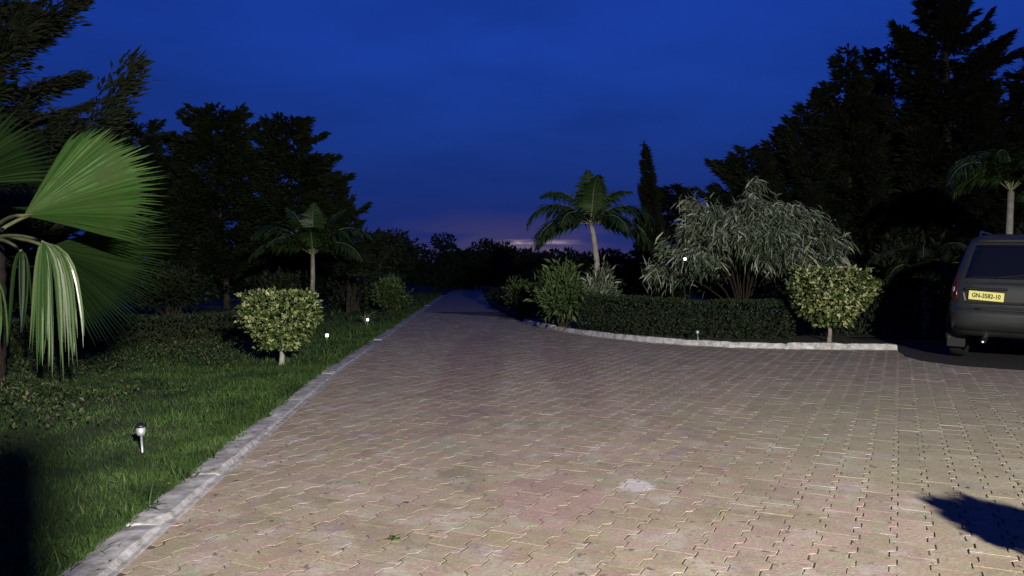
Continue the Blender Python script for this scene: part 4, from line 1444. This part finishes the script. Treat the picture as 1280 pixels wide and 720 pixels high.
# plate, left of the middle, a little crooked
pl_y = rear_y(-.42, .93) - .028
plate = MB().box((0, 0, 0), (.43, .012, .125), .004).build('number_plate', M_yellow, car, loc=(-.42, pl_y, .935), rot=(R(2), R(3.5), 0))
cu = bpy.data.curves.new('plate_text', 'FONT')
cu.body = 'GN-3582-10'
cu.size = .085
cu.align_x = 'CENTER'
cu.align_y = 'CENTER'
cu.extrude = .001
cu.offset = .0022
tmp = bpy.data.objects.new('plate_text', cu)
C.objects.link(tmp)
bpy.context.view_layer.update()
tme = bpy.data.meshes.new_from_object(tmp.evaluated_get(bpy.context.evaluated_depsgraph_get()))
bpy.data.objects.remove(tmp)
tme.materials.clear()
tme.materials.append(M_plateink)
let = bpy.data.objects.new('lettering', tme)
C.objects.link(let)
let.parent = plate
let.location = (0, -.0072, 0)
let.rotation_euler = (R(90), 0, 0)
let.scale = (.80, 1, 1)
MB().box((-.42, rear_y(-.42, 1.035) - .03, 1.035), (.52, .045, .035), .012).build('plate_lamp_strip', M_trim, car)
MB().box((-.69, rear_y(-.69, .93) - .012, .92), (.025, .012, .12), .004, (0, R(-12), 0)).build('glint_strip', M_steel, car)  # steel sliver modelled in place of a pale reflection beside the plate
MB().box((.30, rear_y(.30, 1.10) - .02, 1.085), (.20, .03, .035), .01).build('tailgate_handle', M_steel, car)
MB().tube([(-.30, rear_y(-.3, 1.2) - .02, 1.20), (.0, rear_y(0, 1.24) - .022, 1.24), (.18, rear_y(.18, 1.30) - .02, 1.30)], .008, 6).build('wiper', M_trim, car)
MB().tube([(-.42, .15, .34), (-.42, -.02, .33), (-.42, -.10, .31)], [.035, .035, .037], 12).build('exhaust_pipe', M_steel, car, True)
for sg in (-1, 1):
    MB().tube([(sg * .60, .75, 1.80), (sg * .60, .85, 1.875), (sg * .60, 2.3, 1.885), (sg * .60, 2.45, 1.80)], .016, 8).build('roof_rail', M_steel, car, True)
    side_patch(sg, .42, 1.28, 1.20, 1.62, .006, M_glass, 'side_window', car, .10, 0)
    side_patch(sg, 1.36, 2.22, 1.20, 1.64, .006, M_glass, 'side_window', car)
    side_patch(sg, 2.30, 3.22, 1.20, 1.62, .006, M_glass, 'side_window', car, 0, .42)
    for y0, y1 in ((1.30, 2.26), (2.28, 3.35)):
        d_ = side_patch(sg, y0, y1, .48, 1.14, .004, M_paint, 'door', car)
        MB().box((sg * (side_x(y0 + .1, 1.02) + .018), y0 + .16, 1.02), (.022, .17, .03), .008).build('handle', M_trim, d_)
    mr_ = MB().box((sg * 1.02, 3.02, 1.24), (.20, .10, .16), .03).build('wing_mirror', M_paint, car)
    for wy in (.86, 3.72):
        wh = MB().lathe([(.28, -.11), (.355, -.115), (.375, -.08), (.375, .08), (.355, .115), (.28, .11)], 28).build('wheel', M_tyre, car, True, loc=(sg * .83, wy, .373), rot=(0, R(90), 0))
        MB().lathe([(.06, .118 * sg), (.19, .10 * sg), (.26, .112 * sg), (.28, .118 * sg)], 20).build('rim', M_steel, wh, True)
        t = np.linspace(R(-18), R(198), 20)
        MB().tube(np.c_[np.full(20, sg * .925), wy + .43 * np.cos(t), .40 + .43 * np.sin(t)], .035, 6).build('wheel_arch', M_trim, car, True)
    MB().tube([(sg * .88, .42, .40), (sg * .88, .42, .16)], .012, 6).build('mud_flap_stay', M_trim, car) if False else None
    MB().box((sg * .82, .44, .28), (.24, .012, .24), .003).build('mud_flap', M_trim, car)
    side_patch(sg, 4.05, 4.5, .82, 1.0, .006, M_clearlens, 'headlight', car)
    MB().box((sg * .90, 2.3, .34), (.10, 2.3, .05), .015).build('side_step', M_trim, car)
# windscreen on the sloping front
v, f = [], []
for j in range(7):
    z = 1.20 + .5 * j / 6
    yr, yf, hw, n_ = lay(z)
    for i in range(11):
        x = (i / 10 - .5) * 2 * (hw - .09)
        u = abs(x) / hw
        y = (yr + yf) / 2 + (yf - yr) / 2 * (1 - u ** n_) ** (1 / (n_ * 1.6)) + .006
        v.append((x, y, z))
for j in range(6):
    for i in range(10):
        a = j * 11 + i
        f.append((a + 1, a, a + 11, a + 12))
ws = MB().add(np.array(v), f).build('windscreen', M_glass, car, True)
ws.modifiers.new('thickness', 'SOLIDIFY').thickness = .008
